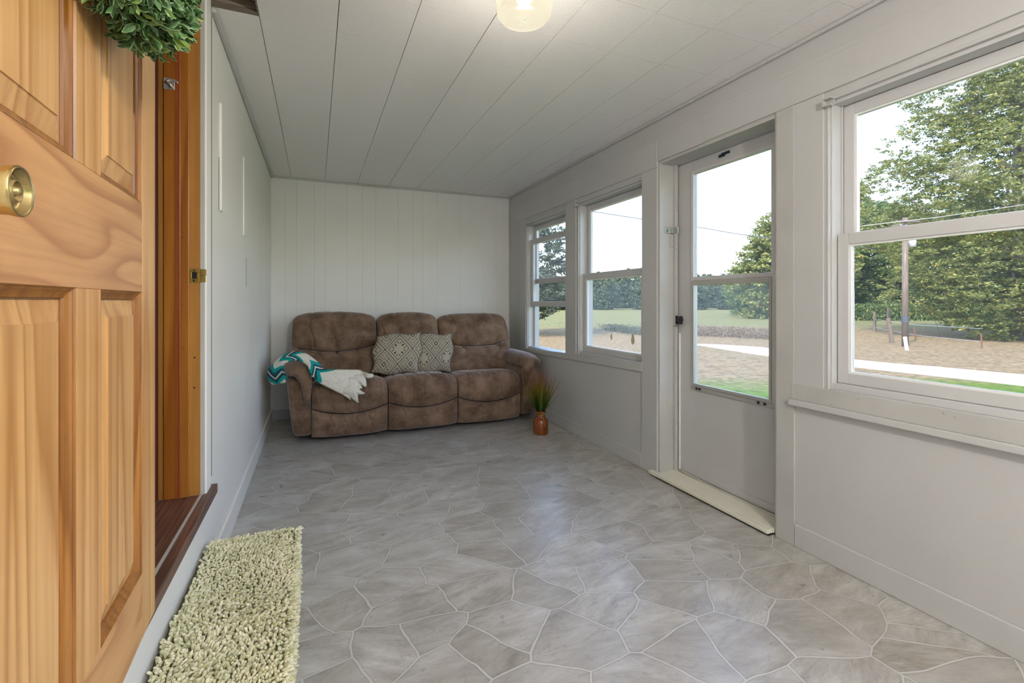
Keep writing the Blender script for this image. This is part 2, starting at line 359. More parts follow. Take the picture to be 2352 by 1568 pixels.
# ------------------------------------------------------------------ windows of the right wall
def window(name, o, meet, raised=0.0, near_visible=False, glass2='glass'):
    y0, y1, z0, z1 = o; root = thing(name, kind='structure', loc=(XR, (y0 + y1) / 2, z0))
    mb = MB(); t = .019
    mb.box(XR + .012, XR + .135, y1 - t, y1, z0, z1); mb.box(XR + .012, XR + .135, y0, y0 + t, z0, z1)
    mb.box(XR + .012, XR + .135, y0 + t, y1 - t, z1 - .03, z1); mb.box(XR + .012, XR + .135, y0 + t, y1 - t, z0, z0 + .027)
    mb.box(XR + .068, XR + .075, y1 - t - .007, y1 - t, z0 + .027, z1 - .03); mb.box(XR + .035, XR + .041, y0 + t, y0 + t + .007, z0 + .027, z1 - .03)
    mb.box(XR + .075, XR + .115, y1 - t - .03, y1 - t, z0 + .027, z0 + (z1 - z0) * .34)       # balance cover, lower half
    mb.obj('window_frame', M['vinyl'], root, bevel=.0015)
    # stop beads and the bracket of the old shade
    mb = MB(); mb.box(XR - .002, XR + .012, y1 - .012, y1, z0 - (.02 if name == 'window_3' else 0), z1); mb.box(XR - .004, XR + .012, y0, y1 - .012, z1 - .014, z1)
    mb.obj('stop_bead', M['trim'], root, bevel=.003)
    def sash(nm, xf, za, zb, w_top, w_bot, gm):
        a, b = y0 + t + .004, y1 - t - .004; s = .046; d = .032
        mb = MB(); mb.box(xf, xf + d, b - s, b, za, zb); mb.box(xf, xf + d, a, a + s, za, zb)
        mb.box(xf, xf + d, a + s, b - s, zb - w_top, zb); mb.box(xf, xf + d, a + s, b - s, za, za + w_bot)
        so = mb.obj(nm, M['vinyl'], root, bevel=.002)
        mb = MB(); g = .008; a2, b2, c2, d2 = a + s, b - s, za + w_bot, zb - w_top
        for (p, q, r, u) in ((b2 - g, b2, c2, d2), (a2, a2 + g, c2, d2), (a2 + g, b2 - g, d2 - g, d2), (a2 + g, b2 - g, c2, c2 + g)): mb.box(xf + .006, xf + .026, p, q, r, u)
        mb.obj('glazing_bead', M['beadglow'], so)
        mb = MB(); mb.box(xf + .0155, xf + .0195, a2 + g, b2 - g, c2 + g, d2 - g); mb.obj('glass_pane', M[gm], so)
        return so
    lh = meet + .0 - (z0 + .027)
    up = sash('upper_sash', XR + .078, meet - .045, z1 - .032, .046, .045, 'glass')
    lo = sash('lower_sash', XR + .040, z0 + .028 + raised, meet + raised, .048, .046, glass2)
    for yy in (y0 + (y1 - y0) * .27, y0 + (y1 - y0) * .73):
        mb = MB(); zt = meet + raised; mb.box(XR + .05, XR + .068, yy - .03, yy + .03, zt - .001, zt + .005); mb.box(XR + .052, XR + .064, yy - .012, yy + .02, zt + .005, zt + .012)
        mb.obj('sash_lock', M['vinyl'], lo, bevel=.002)
    mb = MB(); yy = y1 - .004; zz = z1 - .012
    mb.box(XR - .03, XR, yy, yy + .004, zz - .03, zz + .004); mb.box(XR - .03, XR - .0, yy - .034, yy, zz, zz + .004); mb.box(XR - .03, XR - .008, yy - .034, yy, zz - .03, zz - .026); mb.box(XR - .004, XR, yy - .034, yy, zz - .026, zz)
    mb.obj('shade_bracket', M['trim_worn'], root, bevel=.001)
    return root
w1 = window('window_1', W1, 1.383, .425)
w2 = window('window_2', W2, 1.385, 0, glass2='glass_d')
w3 = window('window_3', W3, 1.445)
w4_added = window('added_window_4', W4_ADDED, 1.445)  # unseen window added behind the viewpoint to bring in more light
# peeled film patches on the lower pane of the second window
def leaf_patch(u, v, w, h):
    p = at_x(u, v, XR + .052); mb = MB(); n = 16; pts = []
    for k in range(n):
        a = 2 * pi * k / n; pts.append((XR + .0545, p.y + w * sin(a) * (1 + .25 * sin(3 * a + u)), p.z + h * cos(a) * (1 + .12 * sin(5 * a))))
    mb.add(pts + [(x - .0012, y, z) for x, y, z in pts], [tuple(range(n)), tuple(range(2 * n - 1, n - 1, -1))] + [(k, (k + 1) % n, n + (k + 1) % n, n + k) for k in range(n)]); return mb
film = plain('yellowed_film', (.85, .70, .42), .6); film.node_tree.nodes['Principled BSDF'].inputs['Transmission Weight'].default_value = .6
lo2 = [c for c in w2.children if c.name.startswith('lower_sash')][0]
leaf_patch(1404, 773, .012, .028).obj('peeled_film', film, lo2); leaf_patch(1453, 779, .020, .040).obj('peeled_film', film, lo2)

# unseen front wall window, added behind the photographer for fill light
root = thing('added_window_5', kind='structure', loc=(.95, YN, .8))
mb = MB()
for (a, b, c, d) in ((-.25, -.20, .45, 2.15), (1.90, 1.95, .45, 2.15), (-.20, 1.90, .45, .50), (-.20, 1.90, 2.10, 2.15), (.83, .88, .50, 2.10), (-.20, 1.90, 1.28, 1.32)): mb.box(a, b, YN - .09, YN - .04, c, d)
mb.obj('window_frame', M['vinyl'], root, bevel=.002)
mb = MB(); mb.box(-.20, 1.90, YN - .066, YN - .062, .50, 2.10); mb.obj('glass_pane', M['glass'], root)

# ------------------------------------------------------------------ storm door in the right wall
XD = 2.232
dj = thing('trim_18', kind='structure', loc=(XR, 2.5, 0))
mb = MB(); mb.box(XR + .0, XR + TH + .02, 2.486, 2.503, .0, 2.07); mb.box(XR, XR + TH + .02, 1.632, 1.646, 0, 2.07); mb.box(XR, XR + TH + .02, 1.646, 2.486, 2.052, 2.07)
mb.obj('jamb', M['trim_worn'], dj, bevel=.0015)
mb = MB(); mb.box(XD - .035, XD - .012, 2.466, 2.486, .0, .985); mb.box(XD - .035, XD - .012, 2.466, 2.486, .990, 2.052); mb.box(XD - .035, XD - .012, 1.646, 1.656, 0, 2.052); mb.obj('door_stop', M['trim_worn'], dj, bevel=.0015)
mb = MB()
for z in (.08, .35, .62, .8, 1.1, 1.3, 1.5, 1.75, 1.95): mb.tube([(XD - .024, 2.4652, z), (XD - .024, 2.4665, z)], .0022, 8)
mb.obj('nail_heads', M['dark'], dj)
mb = MB(); yj = 2.4655                                     # hasp across jamb and leaf
mb.box(2.125, 2.172, yj + .017, yj + .0205, 1.600, 1.640); mb.box(2.172, 2.216, yj - .003, yj, 1.600, 1.640); mb.box(2.169, 2.173, yj - .003, yj + .0205, 1.600, 1.640); mb.box(2.212, XD, yj - .004, yj - .001, 1.604, 1.636)
mb.tube([(2.216, yj - .004, 1.598), (2.216, yj - .004, 1.642)], .004, 8); mb.tube([(2.147, yj + .017, 1.62), (2.147, yj + .004, 1.62)], [.010, .006], 10)
mb.obj('hasp', M['steel'], dj, bevel=.001)
mb = MB(); mb.tube(spline([(2.178, 2.4855, 1.585), (2.172, 2.478, 1.57), (2.174, 2.480, 1.545), (2.168, 2.478, 1.52), (2.186, 2.478, 1.512)], 16), .0018, 6); mb.obj('wire_hook', M['alu'], dj, smooth=True)

sd = thing('door_2', kind='structure', loc=(XD, 2.47, .02))
a, b = 1.649, 2.483
mb = MB(); g0, g1 = 1.762, 2.352                            # leaf as frame members with one opening
mb.box(XD, XD + .035, g1, b, .03, 2.048); mb.box(XD, XD + .035, a, g0, .03, 2.048); mb.box(XD, XD + .035, g0, g1, 1.975, 2.048); mb.box(XD, XD + .035, g0, g1, .032, .60)
mb.obj('door_leaf', M['trim'], sd, bevel=.002)
mb = MB(); w = .016                                        # glazing surround
mb.box(XD - .006, XD + .03, g1 - w, g1 + .006, .59, 1.985); mb.box(XD - .006, XD + .03, g0 - .006, g0 + w, .59, 1.985); mb.box(XD - .006, XD + .03, g0 + w, g1 - w, 1.965, 1.985)
mb.obj('glazing_frame', M['vinyl'], sd, bevel=.002)
mb = MB(); mb.box(XD - .004, XD + .02, g0 + w, g1 - w, 1.282, 1.306); mb.obj('mid_rail', M['vinyl'], sd, bevel=.002)
mb = MB(); mb.box(XD + .008, XD + .011, g0 + w, g1 - w, 1.300, 1.968); mb.obj('upper_glass', M['glass'], sd)
ins = sd
mb = MB(); s0, s1, q0, q1, e = g0 + w - .006, g1 - w + .006, .612, 1.282, .015
mb.box(XD - .012, XD + .004, s1 - e, s1, q0, q1); mb.box(XD - .012, XD + .004, s0, s0 + e, q0, q1); mb.box(XD - .012, XD + .004, s0 + e, s1 - e, q1 - .03, q1); mb.box(XD - .012, XD + .004, s0 + e, s1 - e, q0, q0 + .018)
ls = mb.obj('storm_panel', M['alu'], sd, bevel=.0015)
mb = MB(); mb.box(XD - .005, XD - .002, s0 + e, s1 - e, q0 + .018, q1 - .03); mb.obj('lower_glass', M['glass_d'], ls)
mb = MB(); mb.box(XD - .008, XD + .02, g0 + .0, g1, .588, .611); mb.obj('screen_track', M['alu'], sd, bevel=.001)
for yy in (g1 - .05, g1 - .075, g0 + .05, g0 + .09):
    mb = MB(); mb.box(XD - .014, XD - .006, yy - .006, yy + .006, .594, .606); mb.obj('panel_clip', M['black'], sd)
mb = MB(); mb.box(XD - .007, XD, a + .02, b - .045, .035, .075); mb.obj('kick_strip', M['trim'], sd, bevel=.002)
mb = MB(); mb.tube(spline([(XD - .016, 2.44, .04), (XD - .022, 2.2, .034), (XD - .028, 1.95, .030), (XD - .03, 1.78, .034), (XD - .012, 1.67, .040)], 30), .006, 8); mb.obj('door_sweep', M['trim_worn'], sd, smooth=True)
mb = MB(); mb.box(XD - .012, XD, 2.085, 2.125, 2.008, 2.022); mb.box(XD - .010, XD, 2.05, 2.095, 2.016, 2.030); mb.box(XD - .018, XD - .01, 2.075, 2.10, 2.012, 2.026); mb.obj('closer_bracket', M['navy'], sd, bevel=.001)
mb = MB(); mb.box(XD - .035, XD - .022, 2.452, 2.466, 1.0, 1.056); mb.tube([(XD, 2.435, 1.028), (XD - .028, 2.435, 1.028)], .008, 10); mb.box(XD - .04, XD - .026, 2.418, 2.452, 1.018, 1.038); mb.box(XD - .052, XD - .026, 2.406, 2.420, 1.002, 1.054)
mb.obj('latch_handle', M['black'], sd, bevel=.003)
mb = MB(); mb.box(XD - .011, XD - .001, 2.452, 2.461, .04, .94); mb.obj('weather_strip', M['beadglow'], sd)
# threshold board
mb = MB(); mb.add([(2.045, 1.655, .0), (2.058, 2.545, 0), (XD + .06, 2.545, 0), (XD + .06, 1.655, 0), (2.045, 1.655, .012), (2.058, 2.545, .012), (2.075, 2.545, .024), (2.065, 1.655, .024), (XD + .06, 2.545, .024), (XD + .06, 1.655, .024)],
      [(0, 1, 2, 3), (0, 4, 5, 1), (4, 7, 6, 5), (7, 9, 8, 6), (1, 5, 6, 8, 2), (0, 3, 9, 7, 4), (2, 8, 9, 3)])
# keep clear of the casing: board runs between the casings beyond the wall face
mb = MB(); mb.box(2.040, XR - .010, 1.650, 2.545, .010, .030); mb.box(XR - .010, XD + .05, 1.647, 2.485, .010, .030); tb = mb.obj('trim_19', paint('cream_threshold', (.80, .77, .66), .5, .06, .3, dirt=.8, bscale=30), bevel=.003, kind='structure')
mb = MB(); mb.box(2.050, XD + .04, 1.652, 2.48, .0005, .0098); mb.obj('threshold_shadow', M['dark'], tb)  # black slab standing in for the shadow under the board's edge

# ------------------------------------------------------------------ entry opening in the left wall
fr = thing('trim_20', kind='structure', loc=(XL, 2.09, .42))
mb = MB(); mb.box(-.531, -.4005, 2.088, 2.105, .424, 2.30); mb.box(-.60, -.4005, 1.325, 1.332, .424, 2.30); mb.box(-.60, -.4005, 1.332, 2.088, 2.285, 2.30); mb.obj('jamb', M['jamb_l'], fr)
mb = MB(); mb.box(-.512, -.4345, 2.076, 2.088, .424, 2.285); mb.obj('door_stop', M['jamb'], fr, bevel=.002)
mb = MB(); mb.tube([(-.4625, 2.0755, .424), (-.4625, 2.0755, 2.285)], .0028, 8); mb.box(-.4775, -.4625, 2.0745, 2.077, .424, 2.285); mb.obj('stop_bead', M['jamb_r'], fr)
mb = MB(); mb.box(XL - .003, XL + .016, 2.094, 2.175, .42, H - .001); mb.obj('casing', M['wall_left'], fr, bevel=.002)
mb = MB(); mb.box(XL - .0035, XL + .010, 2.089, 2.0935, .42, 2.34); mb.obj('caulk_line', M['trim_worn'], fr)
mb = MB(); mb.box(XL, XL + .0012, 2.268, 2.276, .43, H - .03); mb.obj('casing_gap', plain('grey_gap', (.17, .15, .13), .9), fr)
# strike plate with its lip
zc = 1.247
mb = MB(); xa, xb = -.434, -.404
for (p, q, r, s_) in ((xa, xb, zc + .012, zc + .026), (xa, xb, zc - .026, zc - .012), (xa, xa + .007, zc - .012, zc + .012), (xb - .008, xb, zc - .012, zc + .012)): mb.box(p, q, 2.0855, 2.088, r, s_)
mb.box(xb, xb + .006, 2.0845, 2.087, zc - .026, zc + .024); mb.box(xb + .004, xb + .022, 2.083, 2.0855, zc - .024, zc - .002); mb.box(xb + .004, xb + .024, 2.083, 2.0855, zc, zc + .024)
sp = mb.obj('strike_plate', M['brassd'], fr, bevel=.0008)
mb = MB(); mb.box(xa + .006, xb - .007, 2.0875, 2.0885, zc - .013, zc + .013); mb.tube([(-.420, 2.085, zc + .019), (-.420, 2.0856, zc + .019)], .0028, 8); mb.tube([(-.421, 2.085, zc - .019), (-.421, 2.0856, zc - .019)], .0035, 8); mb.obj('latch_hole', M['dark'], sp)
# flush pull ring high on the stop
zc = 1.945
mb = MB(); mb.box(-.512, -.4775, 2.0735, 2.076, zc - .021, zc + .021); hk = mb.obj('catch_plate', M['chrome'], fr, bevel=.001)
mb = MB(); mb.tube([(-.5035 + .018 * (1 - cos(t)) / 1, 2.072, zc + .003 + .013 * sin(t)) for t in np.linspace(.4, pi - .2, 12)], .0035, 8); mb.tube([(-.506, 2.072, zc + .006), (-.49, 2.068, zc - .004), (-.484, 2.072, zc - .011)], .0045, 8); mb.obj('catch_ring', M['chrome'], hk, smooth=True)
mb = MB()
for (u, v) in ((404, 350), (404, 1085), (418, 545), (418, 700), (422, 800)): p = at_y(u, v, 2.0755); mb.tube([(p.x, 2.0752, p.z), (p.x, 2.0762, p.z)], .003 if v in (350, 1085) else .0018, 8)
for (u, v) in ((447, 821), (446, 890)): p = at_y(u, v, 2.088); mb.tube([(p.x, 2.0876, p.z), (p.x, 2.0885, p.z)], .0032, 8)
mb.obj('nail_holes', M['dark'], fr)
# sill
sl = thing('trim_21', kind='structure', loc=(XL, 1.7, .385))
mb = MB(); mb.box(-.62, -.402, 1.333, 2.087, .387, .4235); mb.obj('sill_board', M['sill'], sl)
mb = MB(); mb.box(-.56, -.5315, 2.086, 2.09, .424, 2.30); mb.obj('hall_gap_shade', plain('gap_shade_red', (.10, .022, .012), .5), fr)  # dark red board standing in for hall darkness in the gap
mb = MB(); mb.box(-.402, -.394, 1.30, 2.088, .3865, .4245); mb.obj('sill_strip', plain('pale_strip', (.50, .46, .42), .5), sl)
mb = MB(); mb.box(-.394, -.362, 1.15, 2.198, .386, .423); mb.obj('sill_nosing', M['sill'], sl, bevel=.004)
# hall behind the entry
mb = MB(); mb.box(-2.0, -.62, .6, 2.9, .30, .40); mb.obj('floor_hall', M['sill'], kind='structure')
hallm = paint('darkened_hall_paint', (.10, .025, .012), .7, .05)  # darkness of the unlit hall is put into this dark red
mb = MB(); mb.box(-2.1, -2.0, .5, 3.0, .3, 2.5); mb.box(-2.0, XL - TH - .002, .5, .6, .3, 2.5); mb.box(-2.0, XL - TH - .002, 2.9, 3.0, .3, 2.5); mb.box(-2.0, XL - TH - .002, .6, 2.9, 2.4, 2.5)
mb.obj('wall_hall', hallm, kind='structure')

# ------------------------------------------------------------------ the pine door, swung flat against the left wall
HX, HYY = -.345, 1.333
pd = thing('door_1', kind='structure', loc=(HX, HYY, 0), rotz=radians(-87.5))
PM = Matrix.Translation((HX, HYY, 0)) @ Matrix.Rotation(radians(-87.5), 4, 'Z')
def dpt(x, y, z): return PM @ Vector((x, y, z))
def dobj(mb, name, mat, parent=pd, **kw): return link(name, mb.mesh(name), mat, parent, world=False, **kw)
WD, ZB, ZT = .79, .432, 2.31; ST, MU, PW = .104, .10, .241
for x0, x1, nm in ((0, ST, 'stile'), (WD - ST, WD, 'stile')):
    mb = MB(); mb.box(x0, x1, -.040, 0, ZB, ZT); dobj(mb, nm, M['pine_z3'], bevel=.0012)
for z0, z1 in ((ZB, .572), (1.170, 1.358), (2.20, ZT)):
    mb = MB(); mb.box(ST + .0002, WD - ST - .0002, -.0398, -.0002, z0, z1); dobj(mb, 'rail', M['pine_x'], bevel=.0008)
cx0 = ST + PW
for z0, z1 in ((.572, 1.170), (1.358, 2.20)):
    mb = MB(); mb.box(cx0, cx0 + MU, -.0398, -.0002, z0 + .0002, z1 - .0002); dobj(mb, 'mullion', M['pine_z'], bevel=.0008)
def rings(mb, x0, x1, z0, z1, prof, cap=False):
    L = []
    for t, y in prof: L.append([(x0 + t, y, z0 + t), (x1 - t, y, z0 + t), (x1 - t, y, z1 - t), (x0 + t, y, z1 - t)])
    mb.grid(L, close_u=True)
    if cap: n = len(mb.v); mb.f.append((n - 4, n - 3, n - 2, n - 1))
for x0 in (ST, cx0 + MU):
    for z0, z1 in ((.572, 1.170), (1.358, 2.20)):
        x1 = x0 + PW
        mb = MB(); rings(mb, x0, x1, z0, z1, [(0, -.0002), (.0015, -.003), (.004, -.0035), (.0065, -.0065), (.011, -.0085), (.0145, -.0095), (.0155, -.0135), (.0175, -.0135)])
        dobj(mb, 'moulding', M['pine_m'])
        mb = MB(); rings(mb, x0, x1, z0, z1, [(.0150, -.0180), (.0178, -.0170), (.0178, -.0135), (.030, -.0105), (.044, -.0070), (.0475, -.0062), (.0478, -.0042)], cap=True)
        dobj(mb, 'panel', M['pine_z2'])
        mb = MB(); mb.box(x0 - .002, x1 + .002, -.030, -.019, z0 - .002, z1 + .002); dobj(mb, 'panel_back', M['pine_z2'])
# knob
kc = at_x(50, 440, -.248); kl = PM.inverted() @ kc
K = Matrix.Rotation(radians(-90), 4, 'X')
def turned(prof, nm, mat): prof = [(r_ * .84, z_) for r_, z_ in prof]; mb = MB(); mb.lathe(prof, (kl.x, 0, kl.z), 48, K); return dobj(mb, nm, mat, smooth=True)
L = kl.y
turned([(0, .0), (.033, .0), (.034, .004), (.028, .009), (.013, .013), (.0125, L - .052), (.018, L - .05), (.0235, L - .044), (.0255, L - .025), (.0262, L - .008), (.0275, L - .004), (.0278, L - .001), (.0265, L + .0005),
        (.024, L - .001), (.021, L - .006), (.015, L - .0085), (.0135, L - .007), (.0115, L - .0025), (.0105, L - .0025), (.0085, L - .006), (.0055, L - .006), (.0045, L - .001), (.003, L), (.0, L)], 'door_knob', M['brass'])
for z in (.62, 1.25, 2.05):
    mb = MB(); mb.tube([(-.004, -.018, z - .045), (-.004, -.018, z + .045)], .0045, 10); dobj(mb, 'hinge', M['brassd'], smooth=True)

# ------------------------------------------------------------------ boxwood wreath hung on the door
def m_leafy(name, c1, c2, c3, transl=.25, rough=.45, edge=None):
    a = NT(name); g = a.t.nodes.new('ShaderNodeNewGeometry'); r = g.outputs['Random Per Island']
    col = a.ramp(r, [(0, c1), (.45, c2), (.88, c2), (1, c3)])
    n = a.noise(a.coord(), 3, 2); col = a.mix(a.math('MULTIPLY', n, .35), col, tuple(x * .5 for x in c1))
    a.P(Base_Color=col, Roughness=rough)
    tl = a.t.nodes.new('ShaderNodeBsdfTranslucent'); a.set(tl.inputs[0], col); mx = a.t.nodes.new('ShaderNodeMixShader')
    mx.inputs[0].default_value = transl; a.set(mx.inputs[1], a.bsdf.outputs[0]); a.set(mx.inputs[2], tl.outputs[0]); a.set(a.out.inputs[0], mx.outputs[0]); return a.m
def m_box():
    a = NT('boxwood_leaf'); g = a.t.nodes.new('ShaderNodeNewGeometry'); r = g.outputs['Random Per Island']
    col = a.ramp(r, [(0, (.03, .085, .02)), (.45, (.065, .16, .045)), (.82, (.11, .23, .09)), (1, (.27, .42, .05))])
    uv = a.t.nodes.new('ShaderNodeAttribute'); uv.attribute_name = 'rim'
    col = a.mix(a.math('MULTIPLY', a.ramp(uv.outputs['Fac'], [(.45, 0.0), (.95, 1.0)]), .85), col, (.36, .52, .26))
    a.P(Base_Color=col, Roughness=.42); return a.m
M['boxwood'] = m_box()
wc = dpt(.390, .052, 1.832)
wr = thing('wreath', 'round green boxwood wreath of small pale-edged leaves hanging on the open pine door', 'wreath', loc=wc)
ax = (PM.to_3x3() @ Vector((1, 0, 0))); az = Vector((0, 0, 1)); an = (PM.to_3x3() @ Vector((0, 1, 0)))
R0, R1 = .192, .045
mb = MB(); mb.grid([[wc + (ax * cos(t) + az * sin(t)) * (R0 + R1 * .75 * cos(s_)) + an * (R1 * .75 * sin(s_)) for s_ in np.linspace(0, 2 * pi, 13)[:-1]] for t in np.linspace(0, 2 * pi, 49)], close_u=True)
mb.obj('moss_core', plain('dark_moss', (.012, .022, .008), .95), wr)
lv, lf, rim = [], [], []
def boxleaf(p, d, n, L_, W_):
    s_ = d.cross(n).normalized(); n = s_.cross(d).normalized(); b0 = len(lv)
    prof = [(0, .12), (.25, .72), (.55, 1.0), (.82, .66), (1, .05)]; cup = random.uniform(.15, .4); bend = random.uniform(-.25, .5)
    for t, w in prof:
        base = p + d * (t * L_) + n * (-bend * t * t * L_)
        for k in (-1, -.55, 0, .55, 1): lv.append(base + s_ * (k * w * W_ / 2) + n * (abs(k) ** 1.5 * w * W_ * cup)); rim.append(max(abs(k) ** 2, 1 if t in (1,) else 0, .8 if (t == 0) else 0))
    for i in range(4):
        for k in range(4): q = b0 + i * 5 + k; lf.append((q, q + 1, q + 6, q + 5))
for i in range(3300):
    t = random.uniform(0, 2 * pi) if i % 3 == 0 else random.uniform(pi * .95, 2.1 * pi)
    s_ = random.uniform(-.6, pi + .6); rr = R1 * random.uniform(.75, 1.45)
    out = (ax * cos(t) + az * sin(t)); nrm = out * cos(s_) + an * sin(s_)
    p0 = wc + out * R0 + nrm * rr * .9
    tw = (nrm * .9 + Vector((random.gauss(0, .6), random.gauss(0, .6), random.gauss(-.25, .6)))).normalized()
    L_ = random.uniform(.014, .025)
    for j in range(2 if i % 2 else 1):
        boxleaf(p0, tw, (nrm + Vector((random.gauss(0, .5),) * 3)).normalized(), L_, L_ * random.uniform(.40, .55)); tw = (tw + Vector((random.gauss(0, .7), random.gauss(0, .7), random.gauss(0, .7)))).normalized()
me = fast_mesh('leaves', [tuple(p) for p in lv], lf)
at = me.attributes.new('rim', 'FLOAT', 'POINT'); at.data.foreach_set('value', rim)
link('leaves', me, M['boxwood'], wr, smooth=True, kind='stuff')
mb = MB(); mb.tube([wc + az * (R0 + .03) - an * .02, wc + az * (R0 + .12) - an * .05, wc + az * (R0 + .27) - an * .075], .0015, 6); mb.obj('hanger_cord', M['sill'], wr)

# ------------------------------------------------------------------ step under the entry and the shag rug draped over it
SX0, SX1, SY0, SY1, SZ = XL + .014, -.075, .92, 2.135, .200
mb = MB(); mb.box(SX0, SX1, SY0, SY1, 0.001, SZ); o = mb.obj('step', M['trim_worn'], bevel=.004); o['kind'] = 'structure'; o.name = 'trim_22'
rug = thing('shag_rug', 'pale sage green shaggy rug draped over the low step below the entry sill', 'rug', loc=((SX0 + SX1) / 2, 1.5, SZ))
mb = MB(); mb.box(SX0, SX1 + .008, SY0 - .006, SY1 + .008, SZ + .001, SZ + .009); mb.box(SX1 + .001, SX1 + .008, SY0 - .006, SY1 + .008, .002, SZ + .001)
mb.box(SX0, SX1 + .001, SY1 + .001, SY1 + .008, .002, SZ + .001)
mb.obj('rug_backing', plain('olive_backing', (.13, .13, .06), .95), rug)
V, Fq = [], []
RS = 6
def tuft(p, d, L_, r):
    d = d.normalized(); a = d.orthogonal().normalized(); b = d.cross(a); n0 = len(V); bend = Vector((random.gauss(0, .3), random.gauss(0, .3), -.25))
    for t, w in ((0, .75), (.35, 1.0), (.72, 1.05), (.93, .75), (1.0, .2)):
        c = p + d * (L_ * t) + bend * (L_ * .6 * t * t)
        for k in range(RS): an_ = 2 * pi * k / RS; V.append(c + (a * cos(an_) + b * sin(an_)) * r * w)
    for i in range(4):
        for k in range(RS): Fq.append((n0 + i * RS + k, n0 + i * RS + (k + 1) % RS, n0 + (i + 1) * RS + (k + 1) % RS, n0 + (i + 1) * RS + k))
sp_ = .0088; x = SX0 + .006
while x < SX1 + .012:
    y = SY0
    while y < SY1 + .012:
        px_, py_ = x + random.uniform(-.003, .003), y + random.uniform(-.003, .003)
        sw = .55 * sin(px_ * 23 + 3 * sin(py_ * 6)) + .5 * sin(py_ * 17 + px_ * 9)
        d = Vector((.35 * sw + random.gauss(0, .35) + .25, -.55 + .5 * cos(py_ * 11 + px_ * 14) + random.gauss(0, .35), 1))
        if px_ > SX1 - .01: d = d + Vector((.9, 0, -.2))
        if py_ > SY1 - .01: d = d + Vector((0, 1.2, -.1))
        if px_ < SX0 + .02: d = d + Vector((-.15, 0, .3))
        tuft(Vector((max(px_, SX0 + .004), py_, SZ + .006)), d, random.uniform(.018, .028) * (.8 + .2 * sin(py_ * 9)), random.uniform(.0034, .0047)); y += sp_
    x += sp_
z = .008
while z < SZ:
    y = SY0
    while y < SY1 + .012:
        tuft(Vector((SX1 + .004, y + random.uniform(-.003, .003), z)), Vector((1, random.gauss(0, .4), random.gauss(-.35, .35))), random.uniform(.012, .019), random.uniform(.0032, .0044)); y += sp_
    xx = SX0 + .01
    while xx < SX1:
        tuft(Vector((xx, SY1 + .004, z)), Vector((random.gauss(0, .4), 1, random.gauss(-.3, .3))), random.uniform(.012, .018), .0040); xx += sp_
    z += sp_
def m_rug():
    a = NT('sage_pile'); g = a.t.nodes.new('ShaderNodeNewGeometry'); r = g.outputs['Random Per Island']
    col = a.ramp(r, [(0, (.48, .47, .24)), (.35, (.70, .67, .42)), (.75, (.84, .79, .55)), (1, (.90, .84, .64))])
    n = a.noise(a.coord(), 5, 3); col = a.mix(a.math('MULTIPLY', a.ramp(n, [(.45, 0.0), (.7, 1.0)]), .4), col, (.48, .52, .29))
    a.P(Base_Color=col, Roughness=.9, Sheen_Weight=.3); return a.m
link('rug_pile', fast_mesh('rug_pile', [tuple(p) for p in V], Fq), m_rug(), rug, smooth=True, kind='stuff')

# ------------------------------------------------------------------ sofa
sofa = thing('sofa', 'brown suede three-seat reclining sofa with rolled padded arms against the back wall', 'sofa', loc=(.9, 4.5, 0))
def puff(name, x0, x1, path, T0, T1, P=.05, nu=56, nv=54, parent=sofa, pu=5, pv=4, wr=[], seams=[], bow=0.0, mid=0.0, label=None, mat='suede', topdip=0):
    nu, nv = 120, 72
    """upholstered panel: path is a (y,z) polyline in metres of arc; T0/T1(s) bound it for s in [-1,1] across the width"""
    pts = spline([(0, y, z) for y, z in path], 160); L_ = [0]
    for p, q in zip(pts[:-1], pts[1:]): L_.append(L_[-1] + (q - p).length)
    tot = L_[-1]
    def ev(t):
        t = min(max(t, 0), tot); lo, hi = 0, len(L_) - 1
        while hi - lo > 1:
            m_ = (lo + hi) // 2
            if L_[m_] <= t: lo = m_
            else: hi = m_
        f = (t - L_[lo]) / max(L_[hi] - L_[lo], 1e-9); p = pts[lo].lerp(pts[hi], f)
        a_, b_ = pts[max(lo - 3, 0)], pts[min(hi + 3, len(pts) - 1)]; tg = (b_ - a_).normalized(); nm = Vector((0, tg.z, -tg.y))
        return p, nm
    rows = []
    for j in range(nv + 1):
        w = j / nv; v = .5 - .5 * cos(pi * w) if True else w; v = .55 * v + .45 * w; row = []
        for i in range(nu + 1):
            w2_ = i / nu; u = .6 * (.5 - .5 * cos(pi * w2_)) + .4 * w2_; s_ = 2 * u - 1
            t = T0(s_) + v * (T1(s_) - T0(s_)); p, nm = ev(t)
            e = (1 - abs(s_) ** pu) ** .5 * (1 - abs(2 * v - 1) ** pv) ** .5 if 0 < w < 1 and 0 < w2_ < 1 else 0
            d = P * e + mid * (1 - s_ * s_) * sin(pi * v) * (e > 0)
            x = x0 + (x1 - x0) * u
            for (kind, amp, freq, ph, fall) in wr:
                dist = v if kind == 'top' else (1 - v) if kind == 'bot' else abs(v - .5)
                g = exp(-dist / fall); gath = -max(0, 1 - abs(((freq * s_ + ph + 1.1 * sin(2.3 * s_ + ph) + .35 * sin(11 * v + ph)) % 3.0) - 1.5) / (.50 + .14 * sin(5 * s_ + ph))) ** 1.4
                d += amp * g * gath * e
            for (vs, bw, amp, wd) in seams:
                dd = (v - (vs + bw * (1 - s_ * s_))) / wd; d -= amp * exp(-dd * dd) * e
            d += .0025 * sin(9 * x + 5 * v + x0 * 7) * e
            q = p + nm * d; row.append((x, q.y, q.z - topdip * s_ * s_ * e * 0))
        rows.append(row)
    mb = MB(); mb.grid(rows); return mb.obj(name, M[mat], parent, smooth=True, **({'label': label} if label else {}))
mods = [(-.030, .572, .492), (.578, 1.192, .487), (1.198, 1.815, .482)]
YF = 4.105
